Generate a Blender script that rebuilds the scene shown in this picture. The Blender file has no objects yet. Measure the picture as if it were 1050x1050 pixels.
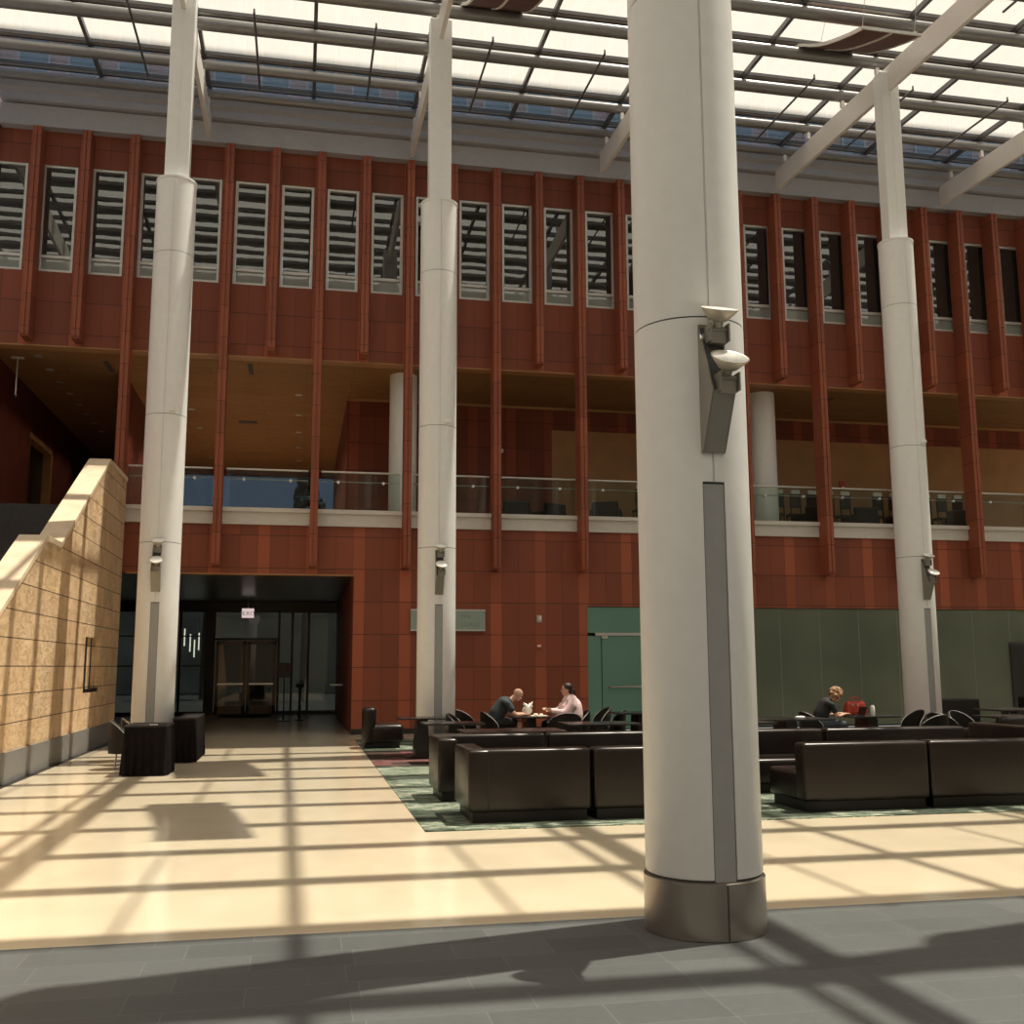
import bpy, bmesh, math, random
from mathutils import Vector, Matrix
random.seed(7)
S = bpy.context.scene
COL = S.collection
PI = math.pi
R_ = math.radians

# ---------------------------------------------------------------- helpers
class MB:
    def __init__(s): s.bm = bmesh.new()
    def box(s, x0, x1, y0, y1, z0, z1, r=0, seg=2):
        t = bmesh.new()
        bmesh.ops.create_cube(t, size=1.0)
        for v in t.verts:
            v.co = Vector(((x0+x1)/2+v.co.x*(x1-x0), (y0+y1)/2+v.co.y*(y1-y0), (z0+z1)/2+v.co.z*(z1-z0)))
        if r: bmesh.ops.bevel(t, geom=list(t.edges), offset=r, segments=seg, profile=0.5, affect='EDGES')
        return s.add(t)
    def add(s, t, M=None):
        m = bpy.data.meshes.new('tmp')
        if M is not None: t.transform(M)
        t.to_mesh(m); t.free(); s.bm.from_mesh(m); bpy.data.meshes.remove(m); return s
    def tube(s, a, b, r, r2=None, n=12, cap=True):
        a, b = Vector(a), Vector(b); d = b-a
        t = bmesh.new()
        bmesh.ops.create_cone(t, cap_ends=cap, segments=n, radius1=r, radius2=r if r2 is None else r2, depth=d.length)
        M = Matrix.Translation((a+b)/2) @ d.to_track_quat('Z', 'Y').to_matrix().to_4x4()
        return s.add(t, M)
    def ball(s, c, r, sc=(1, 1, 1), n=14, rot=None):
        t = bmesh.new()
        bmesh.ops.create_uvsphere(t, u_segments=n, v_segments=max(6, n//2+1), radius=r)
        M = Matrix.Translation(Vector(c)) @ (rot if rot else Matrix.Identity(4)) @ Matrix.Diagonal((*sc, 1))
        return s.add(t, M)
    def loft(s, rings, closed=True, cap=True):
        bm = s.bm; vs = [[bm.verts.new(p) for p in r] for r in rings]; n = len(rings[0])
        for a, b in zip(vs, vs[1:]):
            for i in range(n if closed else n-1):
                j = (i+1) % n
                bm.faces.new((a[i], a[j], b[j], b[i]))
        if cap and closed:
            bm.faces.new(list(reversed(vs[0]))); bm.faces.new(vs[-1])
        return s
    def lathe(s, prof, c=(0, 0, 0), n=24, M=None):
        t = MB()
        t.loft([[(max(r, 1e-4)*math.cos(2*PI*i/n), max(r, 1e-4)*math.sin(2*PI*i/n), z) for i in range(n)] for r, z in prof])
        return s.add(t.bm, Matrix.Translation(Vector(c)) @ (M if M else Matrix.Identity(4)))
    def poly(s, pts, vec):
        v = Vector(vec); return s.loft([[Vector(p) for p in pts], [Vector(p)+v for p in pts]])
    def path(s, pts, r, n=8):
        pts = [Vector(p) for p in pts]; rings = []
        for i, p in enumerate(pts):
            d = (pts[min(i+1, len(pts)-1)]-pts[max(i-1, 0)]).normalized()
            q = d.to_track_quat('Z', 'Y')
            rings.append([p+q @ Vector((r*math.cos(2*PI*k/n), r*math.sin(2*PI*k/n), 0)) for k in range(n)])
        return s.loft(rings)
    def limb(s, pts, n=14):
        """tapered limb through (x,y,z,r) points with round joints"""
        for p, q in zip(pts, pts[1:]): s.tube(p[:3], q[:3], p[3], q[3], n)
        for p in pts: s.ball(p[:3], p[3], n=n)
        return s
    def mesh(s, name, smooth=False):
        bmesh.ops.recalc_face_normals(s.bm, faces=list(s.bm.faces))
        m = bpy.data.meshes.new(name); s.bm.to_mesh(m); s.bm.free()
        if smooth:
            m.polygons.foreach_set('use_smooth', [True]*len(m.polygons))
            try: m.set_sharp_from_angle(angle=R_(40))
            except Exception: pass
        return m
    def build(s, name, mat, parent=None, smooth=False, kind=None, label=None):
        m = s.mesh(name, smooth); m.materials.append(mat)
        o = bpy.data.objects.new(name, m); COL.objects.link(o)
        if parent: o.parent = parent
        if kind: o['kind'] = kind
        if label: o['label'] = label
        return o

def thing(name, label, cat, loc=(0, 0, 0), rz=0, group=None):
    o = bpy.data.objects.new(name, None); COL.objects.link(o); o.empty_display_size = .1
    o.location = loc; o.rotation_euler = (0, 0, rz)
    o['label'] = label; o['category'] = cat
    if group: o['group'] = group
    return o
def tag(o, label, cat, group=None):
    o['label'] = label; o['category'] = cat
    if group: o['group'] = group
    return o
def dup(root, loc, rz=None, label=None, group=None):
    def cp(o, par):
        c = o.copy(); COL.objects.link(c)
        if par: c.parent = par
        for ch in o.children: cp(ch, c)
        return c
    r = cp(root, None); r.location = loc
    if rz is not None: r.rotation_euler = (0, 0, rz)
    if label: r['label'] = label
    if group: r['group'] = group
    return r
ORD = 'first second third fourth fifth sixth seventh eighth ninth tenth eleventh twelfth thirteenth fourteenth fifteenth sixteenth seventeenth eighteenth nineteenth twentieth'.split()

# ---------------------------------------------------------------- materials
class NT:
    def __init__(s, name):
        s.m = bpy.data.materials.new(name); s.m.use_nodes = True
        s.t = s.m.node_tree; s.n = s.t.nodes; s.l = s.t.links
        s.b = s.n['Principled BSDF']; s.out = s.n['Material Output']
    def new(s, typ, **kw):
        x = s.n.new(typ)
        for k, v in kw.items(): setattr(x, k, v)
        return x
    def link(s, a, b): s.l.new(a, b)
    def put(s, v, sock):
        if isinstance(v, (int, float)): sock.default_value = v
        elif isinstance(v, (tuple, list)): sock.default_value = (*v, 1) if len(v) == 3 and sock.type == 'RGBA' else v
        else: s.l.new(v, sock)
    def math(s, op, a, b=0.0, c=0.0):
        x = s.new('ShaderNodeMath', operation=op)
        s.put(a, x.inputs[0]); s.put(b, x.inputs[1]); s.put(c, x.inputs[2]); return x.outputs[0]
    def mix(s, f, a, b, mode='MIX'):
        x = s.new('ShaderNodeMix', data_type='RGBA', blend_type=mode)
        s.put(f, x.inputs[0]); s.put(a, x.inputs[6]); s.put(b, x.inputs[7]); return x.outputs[2]
    def pos(s):
        g = s.new('ShaderNodeNewGeometry'); x = s.new('ShaderNodeSeparateXYZ'); s.link(g.outputs['Position'], x.inputs[0]); return g.outputs['Position'], x.outputs
    def obj(s):
        return s.new('ShaderNodeTexCoord').outputs['Object']
    def noise(s, vec, scale, detail=3, rough=.5):
        x = s.new('ShaderNodeTexNoise'); s.put(vec, x.inputs['Vector']); x.inputs['Scale'].default_value = scale
        x.inputs['Detail'].default_value = detail; x.inputs['Roughness'].default_value = rough; return x.outputs[0]
    def ramp(s, f, stops):
        x = s.new('ShaderNodeValToRGB'); e = x.color_ramp.elements
        while len(e) < len(stops): e.new(.5)
        for i, (p, c) in enumerate(stops): e[i].position = p; e[i].color = (*c, 1)
        s.put(f, x.inputs[0]); return x.outputs[0]
    def scale(s, vec, sc):
        x = s.new('ShaderNodeMapping'); s.put(vec, x.inputs[0]); x.inputs['Scale'].default_value = sc; return x.outputs[0]
    def bump(s, h, strength=.3, dist=.01):
        x = s.new('ShaderNodeBump'); x.inputs['Strength'].default_value = strength; x.inputs['Distance'].default_value = dist
        s.put(h, x.inputs['Height']); s.link(x.outputs[0], s.b.inputs['Normal'])
    def set(s, color=None, rough=.5, metal=0, spec=None, **kw):
        if color is not None: s.put(color, s.b.inputs['Base Color'])
        s.put(rough, s.b.inputs['Roughness']); s.put(metal, s.b.inputs['Metallic'])
        if spec is not None: s.b.inputs['Specular IOR Level'].default_value = spec
        for k, v in kw.items(): s.put(v, s.b.inputs[k])
        return s.m

def simple(name, c, rough=.5, metal=0, var=.12, nscale=9, spec=None, bump=0):
    t = NT(name)
    n = t.noise(t.obj(), nscale, 4)
    lo = tuple(x*(1-var) for x in c); hi = tuple(min(1, x*(1+var)) for x in c)
    if bump: t.bump(t.noise(t.obj(), nscale*6, 4), bump, .01)
    return t.set(t.ramp(n, [(.3, lo), (.7, hi)]), rough, metal, spec)

M = {}
M['white'] = simple('white_paint', (.84, .84, .835), .36, var=.02)
M['beam'] = simple('beam_paint', (.74, .70, .66), .45, var=.02)
M['steel_dark'] = simple('grey_steel_paint', (.20, .192, .19), .3, .3, var=.05)
M['bar'] = simple('glazing_bar_paint', (.12, .118, .12), .45, .3, var=.05)
M['groove'] = simple('groove_shadow_gasket', (.06, .06, .06), .7, var=.1)
M['slot'] = simple('slot_grey_metal', (.34, .34, .34), .45, 0, var=.04)
M['alu'] = simple('aluminium_frame', (.62, .61, .58), .35, .5, var=.04)
M['fascia'] = simple('fascia_grey', (.46, .46, .49), .5, .1, var=.04)
M['slab'] = simple('slab_white_metal', (.66, .63, .58), .4, .2, var=.03)
M['leather'] = simple('dark_brown_leather', (.013, .0082, .0064), .3, var=.2, nscale=14, spec=.4, bump=.05)
M['chair'] = simple('black_vinyl', (.009, .007, .0065), .42, var=.2, spec=.35)
M['chrome'] = simple('polished_metal_trim', (.62, .61, .60), .25, .95, var=.03)
M['blacktop'] = simple('black_table_laminate', (.03, .026, .025), .22, var=.15, spec=.6)
M['cloth'] = simple('black_table_skirt', (.009, .007, .0075), .9, var=.2, spec=.12)
M['clothtop'] = simple('black_table_cloth_top', (.022, .02, .021), .6, var=.2, spec=.2)
M['darkmetal'] = simple('dark_bronze_frame_niche_shade', (.035, .03, .027), .35, .6, var=.1)
M['skin'] = simple('skin', (.62, .36, .26), .5, var=.06)
M['tee'] = simple('charcoal_tee', (.035, .045, .052), .85, var=.15)
M['shorts'] = simple('black_shorts', (.012, .012, .014), .85, var=.15)
M['pink'] = simple('pale_pink_top', (.78, .56, .56), .8, var=.08)
M['blacktee'] = simple('black_tee', (.012, .012, .013), .85, var=.15)
M['jeans'] = simple('dark_jeans', (.045, .055, .075), .85, var=.2)
M['hair_dark'] = simple('dark_hair', (.03, .016, .013), .5, var=.3, nscale=40, bump=.4)
M['hair_blond'] = simple('curly_blond_hair', (.36, .20, .10), .55, var=.85, nscale=22, bump=.5)
M['shoe'] = simple('shoe_grey', (.2, .2, .2), .7)
M['eye'] = simple('eye_dark', (.02, .015, .012), .2)
M['lips'] = simple('lips', (.45, .16, .13), .5)
M['paper'] = simple('white_paper', (.85, .83, .78), .7, var=.05)
M['food'] = simple('tray_paper', (.8, .72, .55), .7, var=.25, nscale=20)
M['redbag'] = simple('red_leather_bag', (.34, .03, .012), .4, var=.2)
M['bottle'] = simple('white_bottle', (.8, .78, .74), .3, var=.03)
M['granite'] = simple('dark_granite_base', (.20, .195, .185), .45, var=.2, nscale=60)
M['strip'] = simple('black_floor_strip', (.025, .023, .022), .35, var=.2)
M['ceil_metal'] = simple('dark_metal_soffit', (.11, .10, .085), .3, .5, var=.15)
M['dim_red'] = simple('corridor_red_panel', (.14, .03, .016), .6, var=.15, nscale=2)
M['tan'] = simple('tan_wood_wall', (.42, .215, .085), .5, var=.12, nscale=1.5)
M['stair'] = simple('stair_grey_stone', (.06, .058, .06), .6, var=.15)
M['far'] = simple('far_grey_green_render', (.20, .22, .20), .8, var=.3, nscale=.6)
M['plaster'] = simple('warm_plaster', (.45, .40, .34), .8, var=.05, nscale=1)
M['pavement'] = simple('pavement', (.02, .02, .019), 1, spec=0)
M['mat'] = simple('doormat_black', (.02, .018, .016), .95, var=.3, nscale=60)
M['brown'] = simple('acoustic_brown_panel', (.11, .045, .032), .6, var=.15, nscale=30)
M['lens'] = simple('floodlight_lens', (.86, .85, .80), .15, 0, var=.03)
M['dish'] = simple('floodlight_housing', (.50, .46, .38), .38, .35, var=.05)
M['bracket'] = simple('bracket_metal', (.30, .285, .25), .4, .5, var=.05)
M['signglass'] = simple('sign_grey_green_glass', (.33, .41, .37), .2, var=.05)
M['letters'] = simple('sign_letters', (.19, .25, .22), .5, var=.02)
M['redsign'] = simple('exit_letter_red', (.55, .08, .06), .4)
M['ledgrey'] = simple('exit_plate', (.55, .50, .48), .4)

def mat_terracotta(name, base, fin=False):
    t = NT(name); P, X = t.pos()
    row = t.math('DIVIDE', X[2], .785); fr = t.math('FRACT', row); ir = t.math('FLOOR', row)
    if fin:
        u = t.math('DIVIDE', X[0], .6); iu = t.math('FLOOR', u); jx = 0.0; strip = 0.0; reg = 0.0
    else:
        u = t.math('DIVIDE', t.math('ADD', X[0], 200*1.13-2.355), 1.13); fu = t.math('FRACT', u); iu = t.math('FLOOR', u)
        strip = t.math('LESS_THAN', fu, .255)
        reg = t.math('ADD', strip, t.math('MULTIPLY', t.math('GREATER_THAN', fu, .6275), 2))
        j1 = t.math('LESS_THAN', t.math('ABSOLUTE', t.math('SUBTRACT', fu, .255)), .006)
        j2 = t.math('LESS_THAN', t.math('ABSOLUTE', t.math('SUBTRACT', fu, .6275)), .006)
        j3 = t.math('GREATER_THAN', fu, .992)
        jx = t.math('MULTIPLY', t.math('MAXIMUM', j1, t.math('MAXIMUM', j2, j3)), .55)
    jz = t.math('LESS_THAN', fr, .02)
    joint = t.math('MAXIMUM', jx, jz)
    cv = t.new('ShaderNodeCombineXYZ'); t.put(iu, cv.inputs[0]); t.put(ir, cv.inputs[1]); t.put(reg, cv.inputs[2])
    wn = t.new('ShaderNodeTexWhiteNoise', noise_dimensions='3D'); t.link(cv.outputs[0], wn.inputs['Vector'])
    v = t.math('MULTIPLY_ADD', wn.outputs['Value'], .26, .87)
    v = t.math('MULTIPLY', v, t.math('MULTIPLY_ADD', strip, .52, 1.0)) if not fin else v
    rib = t.math('MULTIPLY_ADD', t.math('SINE', t.math('MULTIPLY', X[0], 180)), .03, 1.0)
    v = t.math('MULTIPLY', v, rib)
    hs = t.new('ShaderNodeHueSaturation'); hs.inputs['Color'].default_value = (*base, 1); t.link(v, hs.inputs['Value'])
    c = t.mix(joint, hs.outputs[0], tuple(x*.28 for x in base))
    return t.set(c, .62)
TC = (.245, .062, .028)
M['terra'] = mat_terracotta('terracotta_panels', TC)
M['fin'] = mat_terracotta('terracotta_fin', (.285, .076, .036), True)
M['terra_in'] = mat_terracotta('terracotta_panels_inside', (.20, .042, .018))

def mat_wood():
    t = NT('wood_plank_ceiling'); P, X = t.pos()
    br = t.new('ShaderNodeTexBrick'); t.link(P, br.inputs['Vector'])
    br.inputs['Scale'].default_value = 1; br.inputs['Brick Width'].default_value = 2.4; br.inputs['Row Height'].default_value = .62
    br.inputs['Mortar Size'].default_value = .008; br.inputs['Color1'].default_value = (.33, .175, .075, 1); br.inputs['Color2'].default_value = (.27, .135, .055, 1)
    br.inputs['Mortar'].default_value = (.08, .04, .015, 1)
    n = t.noise(t.scale(P, (1, 8, 1)), 3, 4)
    c = t.mix(.35, br.outputs[0], t.ramp(n, [(.3, (.24, .11, .042)), (.7, (.44, .24, .10))]))
    return t.set(c, .6, spec=.15)
M['wood'] = mat_wood()

def mat_stone():
    t = NT('sandstone_blocks'); P, X = t.pos()
    row = t.math('DIVIDE', t.math('SUBTRACT', X[2], .43), .4); fr = t.math('FRACT', row); ir = t.math('FLOOR', row)
    jz = t.math('GREATER_THAN', fr, .96)
    off = t.math('MULTIPLY', ir, .37)
    q = t.math('ADD', t.math('DIVIDE', X[1], 1.1), off); fq = t.math('FRACT', q); iq = t.math('FLOOR', q)
    jy = t.math('MULTIPLY', t.math('GREATER_THAN', fq, .99), .6)
    cv = t.new('ShaderNodeCombineXYZ'); t.put(iq, cv.inputs[0]); t.put(ir, cv.inputs[1])
    wn = t.new('ShaderNodeTexWhiteNoise', noise_dimensions='3D'); t.link(cv.outputs[0], wn.inputs['Vector'])
    n1 = t.noise(P, 2.2, 6, .65); n2 = t.noise(t.scale(P, (1, 1, 1.6)), 3.5, 8, .7)
    c = t.ramp(n1, [(.3, (.54, .35, .18)), (.5, (.66, .46, .27)), (.72, (.73, .55, .36))])
    crack = t.math('LESS_THAN', t.math('ABSOLUTE', t.math('SUBTRACT', n2, .58)), .006)
    c = t.mix(t.math('MULTIPLY', crack, .9), c, (.16, .08, .035))
    hs = t.new('ShaderNodeHueSaturation'); t.link(c, hs.inputs['Color']); t.put(t.math('MULTIPLY_ADD', wn.outputs['Value'], .22, .89), hs.inputs['Value'])
    c = t.mix(t.math('MAXIMUM', jz, jy), hs.outputs[0], (.09, .05, .03))
    t.bump(n2, .8, .05)
    return t.set(c, .7)
M['stone'] = mat_stone()
M['coping'] = simple('sandstone_coping', (.70, .56, .40), .65, var=.1, nscale=3)

def mat_floor():
    t = NT('cream_terrazzo'); P, X = t.pos()
    n = t.noise(P, 1.2, 4); n2 = t.noise(P, 90, 2)
    c = t.ramp(n, [(.3, (.68, .585, .43)), (.7, (.74, .64, .48))])
    c = t.mix(t.math('MULTIPLY', n2, .22), c, (.52, .40, .25))
    return t.set(c, .14, spec=.5)
M['terrazzo'] = mat_floor()

def mat_slate():
    t = NT('grey_slate_tiles'); P, X = t.pos()
    sx = t.new('ShaderNodeCombineXYZ'); t.put(t.math('ADD', X[0], .22), sx.inputs[0]); t.put(t.math('SUBTRACT', X[1], .2), sx.inputs[1])
    br = t.new('ShaderNodeTexBrick'); t.link(sx.outputs[0], br.inputs['Vector'])
    br.inputs['Scale'].default_value = 1; br.inputs['Brick Width'].default_value = .56; br.inputs['Row Height'].default_value = .305
    br.inputs['Mortar Size'].default_value = .0022; br.squash = 1.55; br.squash_frequency = 2; br.offset = .42; br.offset_frequency = 2
    br.inputs['Color1'].default_value = (.066, .073, .073, 1); br.inputs['Color2'].default_value = (.105, .112, .112, 1); br.inputs['Mortar'].default_value = (.19, .20, .195, 1)
    br.inputs['Bias'].default_value = 0
    n = t.noise(t.scale(P, (3, 9, 1)), 6, 5, .65)
    c = t.mix(.35, br.outputs[0], t.ramp(n, [(.3, (.055, .06, .061)), (.7, (.115, .12, .12))]))
    t.bump(n, .12, .004)
    return t.set(c, .5)
M['slate'] = mat_slate()

def mat_carpet():
    t = NT('patterned_carpet'); P, X = t.pos()
    s = t.scale(P, (1.3, 9, 1))
    n = t.noise(s, 2.6, 7, .75)
    green = t.ramp(n, [(.38, (.03, .05, .036)), (.5, (.10, .14, .10)), (.58, (.46, .46, .37))])
    purp = t.ramp(n, [(.36, (.05, .016, .018)), (.52, (.15, .06, .062)), (.66, (.33, .25, .21))])
    band = t.math('LESS_THAN', t.math('ABSOLUTE', t.math('SUBTRACT', X[1], 18.9)), 1.55)
    c = t.mix(band, green, purp)
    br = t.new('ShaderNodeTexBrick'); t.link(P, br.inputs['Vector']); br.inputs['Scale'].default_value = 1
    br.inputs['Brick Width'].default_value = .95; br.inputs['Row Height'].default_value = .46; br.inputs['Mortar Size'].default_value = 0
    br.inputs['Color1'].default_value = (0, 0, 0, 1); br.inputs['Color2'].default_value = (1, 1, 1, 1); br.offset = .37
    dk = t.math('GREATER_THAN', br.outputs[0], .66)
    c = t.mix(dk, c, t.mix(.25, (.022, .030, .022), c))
    return t.set(c, .95, spec=.1)
M['carpet'] = mat_carpet()

def mat_frit():
    t = NT('white_fritted_roof_glass'); P, X = t.pos()
    n = t.noise(t.scale(P, (1, .25, 1)), 5, 3)
    tr = t.new('ShaderNodeBsdfTransparent'); t.put(t.ramp(n, [(.35, (.70, .685, .645)), (.65, (.74, .725, .685))]), tr.inputs[0])
    tl = t.new('ShaderNodeBsdfTranslucent'); tl.inputs[0].default_value = (.38, .365, .335, 1)
    mx = t.new('ShaderNodeMixShader'); mx.inputs[0].default_value = .32
    t.link(tr.outputs[0], mx.inputs[1]); t.link(tl.outputs[0], mx.inputs[2]); t.link(mx.outputs[0], t.out.inputs[0])
    return t.m
M['frit'] = mat_frit()
def mat_clear(name, tint, refl, rough=.01, fres=True):
    t = NT(name)
    tr = t.new('ShaderNodeBsdfTransparent'); tr.inputs[0].default_value = (*tint, 1)
    gl = t.new('ShaderNodeBsdfGlossy'); gl.inputs[0].default_value = (1, 1, 1, 1); gl.inputs[1].default_value = rough
    mx = t.new('ShaderNodeMixShader')
    fr = t.new('ShaderNodeFresnel'); fr.inputs[0].default_value = 1.5
    t.put(t.math('MINIMUM', t.math('MULTIPLY_ADD', fr.outputs[0], .75, refl), 1.0), mx.inputs[0])
    t.link(tr.outputs[0], mx.inputs[1]); t.link(gl.outputs[0], mx.inputs[2]); t.link(mx.outputs[0], t.out.inputs[0])
    return t.m
M['clear'] = mat_clear('clear_blue_roof_glass', (.88, .93, .96), .0)
M['rail'] = mat_clear('balustrade_glass', (.82, .88, .85), -.01)
M['tint'] = mat_clear('tinted_entrance_glass', (.42, .45, .44), .01)
M['doorglass'] = mat_clear('tinted_door_glass', (.30, .26, .21), .02)
def mat_window(name, base, refl):
    t = NT(name)
    df = t.new('ShaderNodeBsdfDiffuse'); df.inputs[0].default_value = (*base, 1)
    gl = t.new('ShaderNodeBsdfGlossy'); gl.inputs[0].default_value = (.95, .97, .95, 1); gl.inputs[1].default_value = .015
    n = t.noise(t.pos()[0], 1.3, 2); bp = t.new('ShaderNodeBump'); bp.inputs['Strength'].default_value = .012; bp.inputs['Distance'].default_value = .1
    t.link(n, bp.inputs['Height']); t.link(bp.outputs[0], gl.inputs['Normal'])
    mx = t.new('ShaderNodeMixShader'); mx.inputs[0].default_value = refl
    t.link(df.outputs[0], mx.inputs[1]); t.link(gl.outputs[0], mx.inputs[2]); t.link(mx.outputs[0], t.out.inputs[0])
    return t.m
M['winglass'] = mat_window('reflective_window_glass', (.02, .022, .02), .14)
M['winlow'] = mat_window('pale_window_spandrel_glass', (.30, .33, .31), .12)
M['towerglass'] = mat_window('tower_blue_glass', (.24, .34, .40), .10)
M['towerwall'] = simple('tower_pink_brick', (.62, .47, .44), .8, var=.12, nscale=12)
def mat_frost(name, a, b):
    t = NT(name); P, X = t.pos()
    n = t.noise(P, .5, 2)
    return t.set(t.ramp(n, [(.35, a), (.65, b)]), .24, spec=.5)
M['frost'] = mat_frost('olive_frosted_glass', (.115, .14, .105), (.155, .18, .135))
M['frostgreen'] = mat_frost('sea_green_frosted_glass', (.13, .27, .225), (.15, .30, .25))
def mat_emit(name, c, st):
    t = NT(name); e = t.new('ShaderNodeEmission'); e.inputs[0].default_value = (*c, 1); e.inputs[1].default_value = st
    t.link(e.outputs[0], t.out.inputs[0]); return t.m
M['lamp'] = mat_emit('lamp_glow', (1, .82, .62), 2.2)
M['tubeglow'] = mat_emit('pendant_tube_glow', (1, .93, .78), 2.4)

# ---------------------------------------------------------------- camera (level lines and verticals of the photograph solved for it)
cam = bpy.data.cameras.new('camera'); cam.sensor_width = 36; cam.lens = 36*1067.6/1050; cam.clip_end = 300
co = bpy.data.objects.new('camera', cam); COL.objects.link(co); S.camera = co
p_, y_, r_ = R_(8.41391), R_(11.47076), R_(-.19968)
fw = Vector((math.sin(y_)*math.cos(p_), math.cos(y_)*math.cos(p_), math.sin(p_)))
rt = Vector((math.cos(y_), -math.sin(y_), 0)); up = rt.cross(fw)
rt2 = rt*math.cos(r_)+up*math.sin(r_); up2 = -rt*math.sin(r_)+up*math.cos(r_)
co.matrix_world = Matrix(((rt2.x, up2.x, -fw.x, 0), (rt2.y, up2.y, -fw.y, 0), (rt2.z, up2.z, -fw.z, 1.6), (0, 0, 0, 1)))

# ---------------------------------------------------------------- light
w = bpy.data.worlds.new('world'); S.world = w; w.use_nodes = True
nt = w.node_tree; bg = nt.nodes['Background']
sky = nt.nodes.new('ShaderNodeTexSky'); sky.sky_type = 'NISHITA'; sky.sun_disc = False
sky.sun_elevation = R_(71); sky.sun_rotation = R_(77.6); sky.dust_density = 2.5; sky.air_density = 1.0
mxn = nt.nodes.new('ShaderNodeMix'); mxn.data_type = 'RGBA'; mxn.inputs[0].default_value = .6
nt.links.new(sky.outputs[0], mxn.inputs[6]); mxn.inputs[7].default_value = (6.2, 6.2, 6.3, 1)
nt.links.new(mxn.outputs[2], bg.inputs[0]); bg.inputs[1].default_value = .085
sun = bpy.data.lights.new('sun', 'SUN'); sun.energy = 14.5; sun.angle = R_(.53); sun.color = (1, .965, .90)
so = bpy.data.objects.new('sun', sun); COL.objects.link(so)
so.rotation_euler = Vector((.335, .0737, 1)).to_track_quat('Z', 'Y').to_euler(); so.location = (20, 10, 40)
S.view_settings.view_transform = 'Standard'; S.view_settings.look = 'None'; S.view_settings.gamma = 1.0
S.view_settings.use_curve_mapping = False; S.view_settings.exposure = 0.70

TRIM = [0]
def trim(b, m, smooth=False):
    TRIM[0] += 1; return b.build('trim_%d' % TRIM[0], m, None, smooth, 'structure')

# ---------------------------------------------------------------- setting: floors and shell
YF = 25.45
MB().box(-14, 34, -14, 6.73, -.2, 0).build('floor_slate', M['slate'], kind='structure')
MB().box(-3.86, 34, 6.73, YF, -.2, 0).build('floor', M['terrazzo'], kind='structure')
MB().box(-7.4, 1.25, YF, 37, -.2, 0).build('floor_entrance', M['terrazzo'], kind='structure')
trim(MB().box(-4.0, -3.86, 8, YF, -.2, .002), M['strip'])
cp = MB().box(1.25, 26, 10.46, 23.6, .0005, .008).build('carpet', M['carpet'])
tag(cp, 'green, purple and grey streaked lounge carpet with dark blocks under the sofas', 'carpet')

# main facade: ground floor, upper band with window openings
f = MB()
f.box(1.25, 7.09, YF, YF+.3, 0, 4.97); f.box(7.09, 24, YF, YF+.3, 3.08, 4.97)
f.box(-4.9, 1.25, YF, YF+.3, 3.8, 4.97)
f.box(-9, 24, YF, YF+.3, 9.13, 10.95); f.box(-9, 24, YF, YF+.3, 13.65, 14.7)
WB = [2.5+1.13*(k+.5) for k in range(-9, 17)]
xs = -9
for c in WB:
    f.box(xs, c-.4, YF, YF+.3, 10.95, 13.65); xs = c+.4
f.box(xs, 24, YF, YF+.3, 10.95, 13.65)
f.build('wall_facade', M['terra'], kind='structure')
trim(MB().box(-9, 24, YF-.02, YF+.32, 9.10, 9.13), M['tan'])
trim(MB().box(-4.0, 1.25, YF-.02, YF+.32, 3.77, 3.80), M['tan'])
trim(MB().box(1.24, 7.09, YF-.02, YF, 0, .13), M['strip'])
# windows of the upper storey
for i, c in enumerate(WB):
    w_ = MB().box(c-.335, c+.335, YF+.09, YF+.1, 11.36, 13.59).build('window_%d' % (i+1), M['winglass'], kind='structure')
    fr = MB()
    fr.box(c-.4, c-.34, YF+.02, YF+.14, 10.95, 13.65); fr.box(c+.34, c+.4, YF+.02, YF+.14, 10.95, 13.65)
    fr.box(c-.34, c+.34, YF+.02, YF+.14, 13.59, 13.65); fr.box(c-.34, c+.34, YF+.02, YF+.14, 10.95, 11.01)
    fr.box(c-.34, c+.34, YF+.02, YF+.14, 11.30, 11.37)
    fr.build('window_frame', M['alu'], w_)
    MB().box(c-.335, c+.335, YF+.085, YF+.1, 11.01, 11.30).build('lower_pane', M['winlow'], w_)
# slab edge (white) and upper floor
trim(MB().box(-4.35, 24, YF-.06, YF+.3, 4.97, 5.27).box(-4.35, 24, YF-.12, YF+.3, 5.27, 5.37), M['slab'])
MB().box(-9, 24, YF+.3, 41, 4.9, 5.2).build('floor_upper', M['plaster'], kind='structure')
MB().box(-9, 24, YF+.02, 41, 9.13, 9.3).build('ceiling_upper', M['wood'], kind='structure')
MB().box(-7.4, 1.25, YF+.3, 37, 3.8, 3.9).build('ceiling_entrance', M['ceil_metal'], kind='structure')
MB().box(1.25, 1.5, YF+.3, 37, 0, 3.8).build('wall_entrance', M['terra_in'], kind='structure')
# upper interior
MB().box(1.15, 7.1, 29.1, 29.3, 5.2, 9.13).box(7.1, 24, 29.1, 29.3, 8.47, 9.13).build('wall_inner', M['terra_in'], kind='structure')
MB().box(7.1, 24, 29.16, 29.3, 5.2, 8.47).build('wall_wood', M['tan'], kind='structure')
trim(MB().box(1.15, 24, 29.06, 29.1, 9.06, 9.13), M['tan'])
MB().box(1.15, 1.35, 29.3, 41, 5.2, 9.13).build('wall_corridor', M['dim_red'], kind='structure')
MB().box(-7.6, -7.4, 8, 25.3, 0, 6.1).box(-7.6, -7.4, 25.3, 30.1, 0, 14.7).box(-7.6, -7.4, 30.1, 32.6, 0, 5.2).box(-7.6, -7.4, 30.1, 32.6, 7.9, 14.7).box(-7.6, -7.4, 32.6, 41, 0, 14.7).build('wall_left_stair', M['dim_red'], kind='structure')
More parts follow.
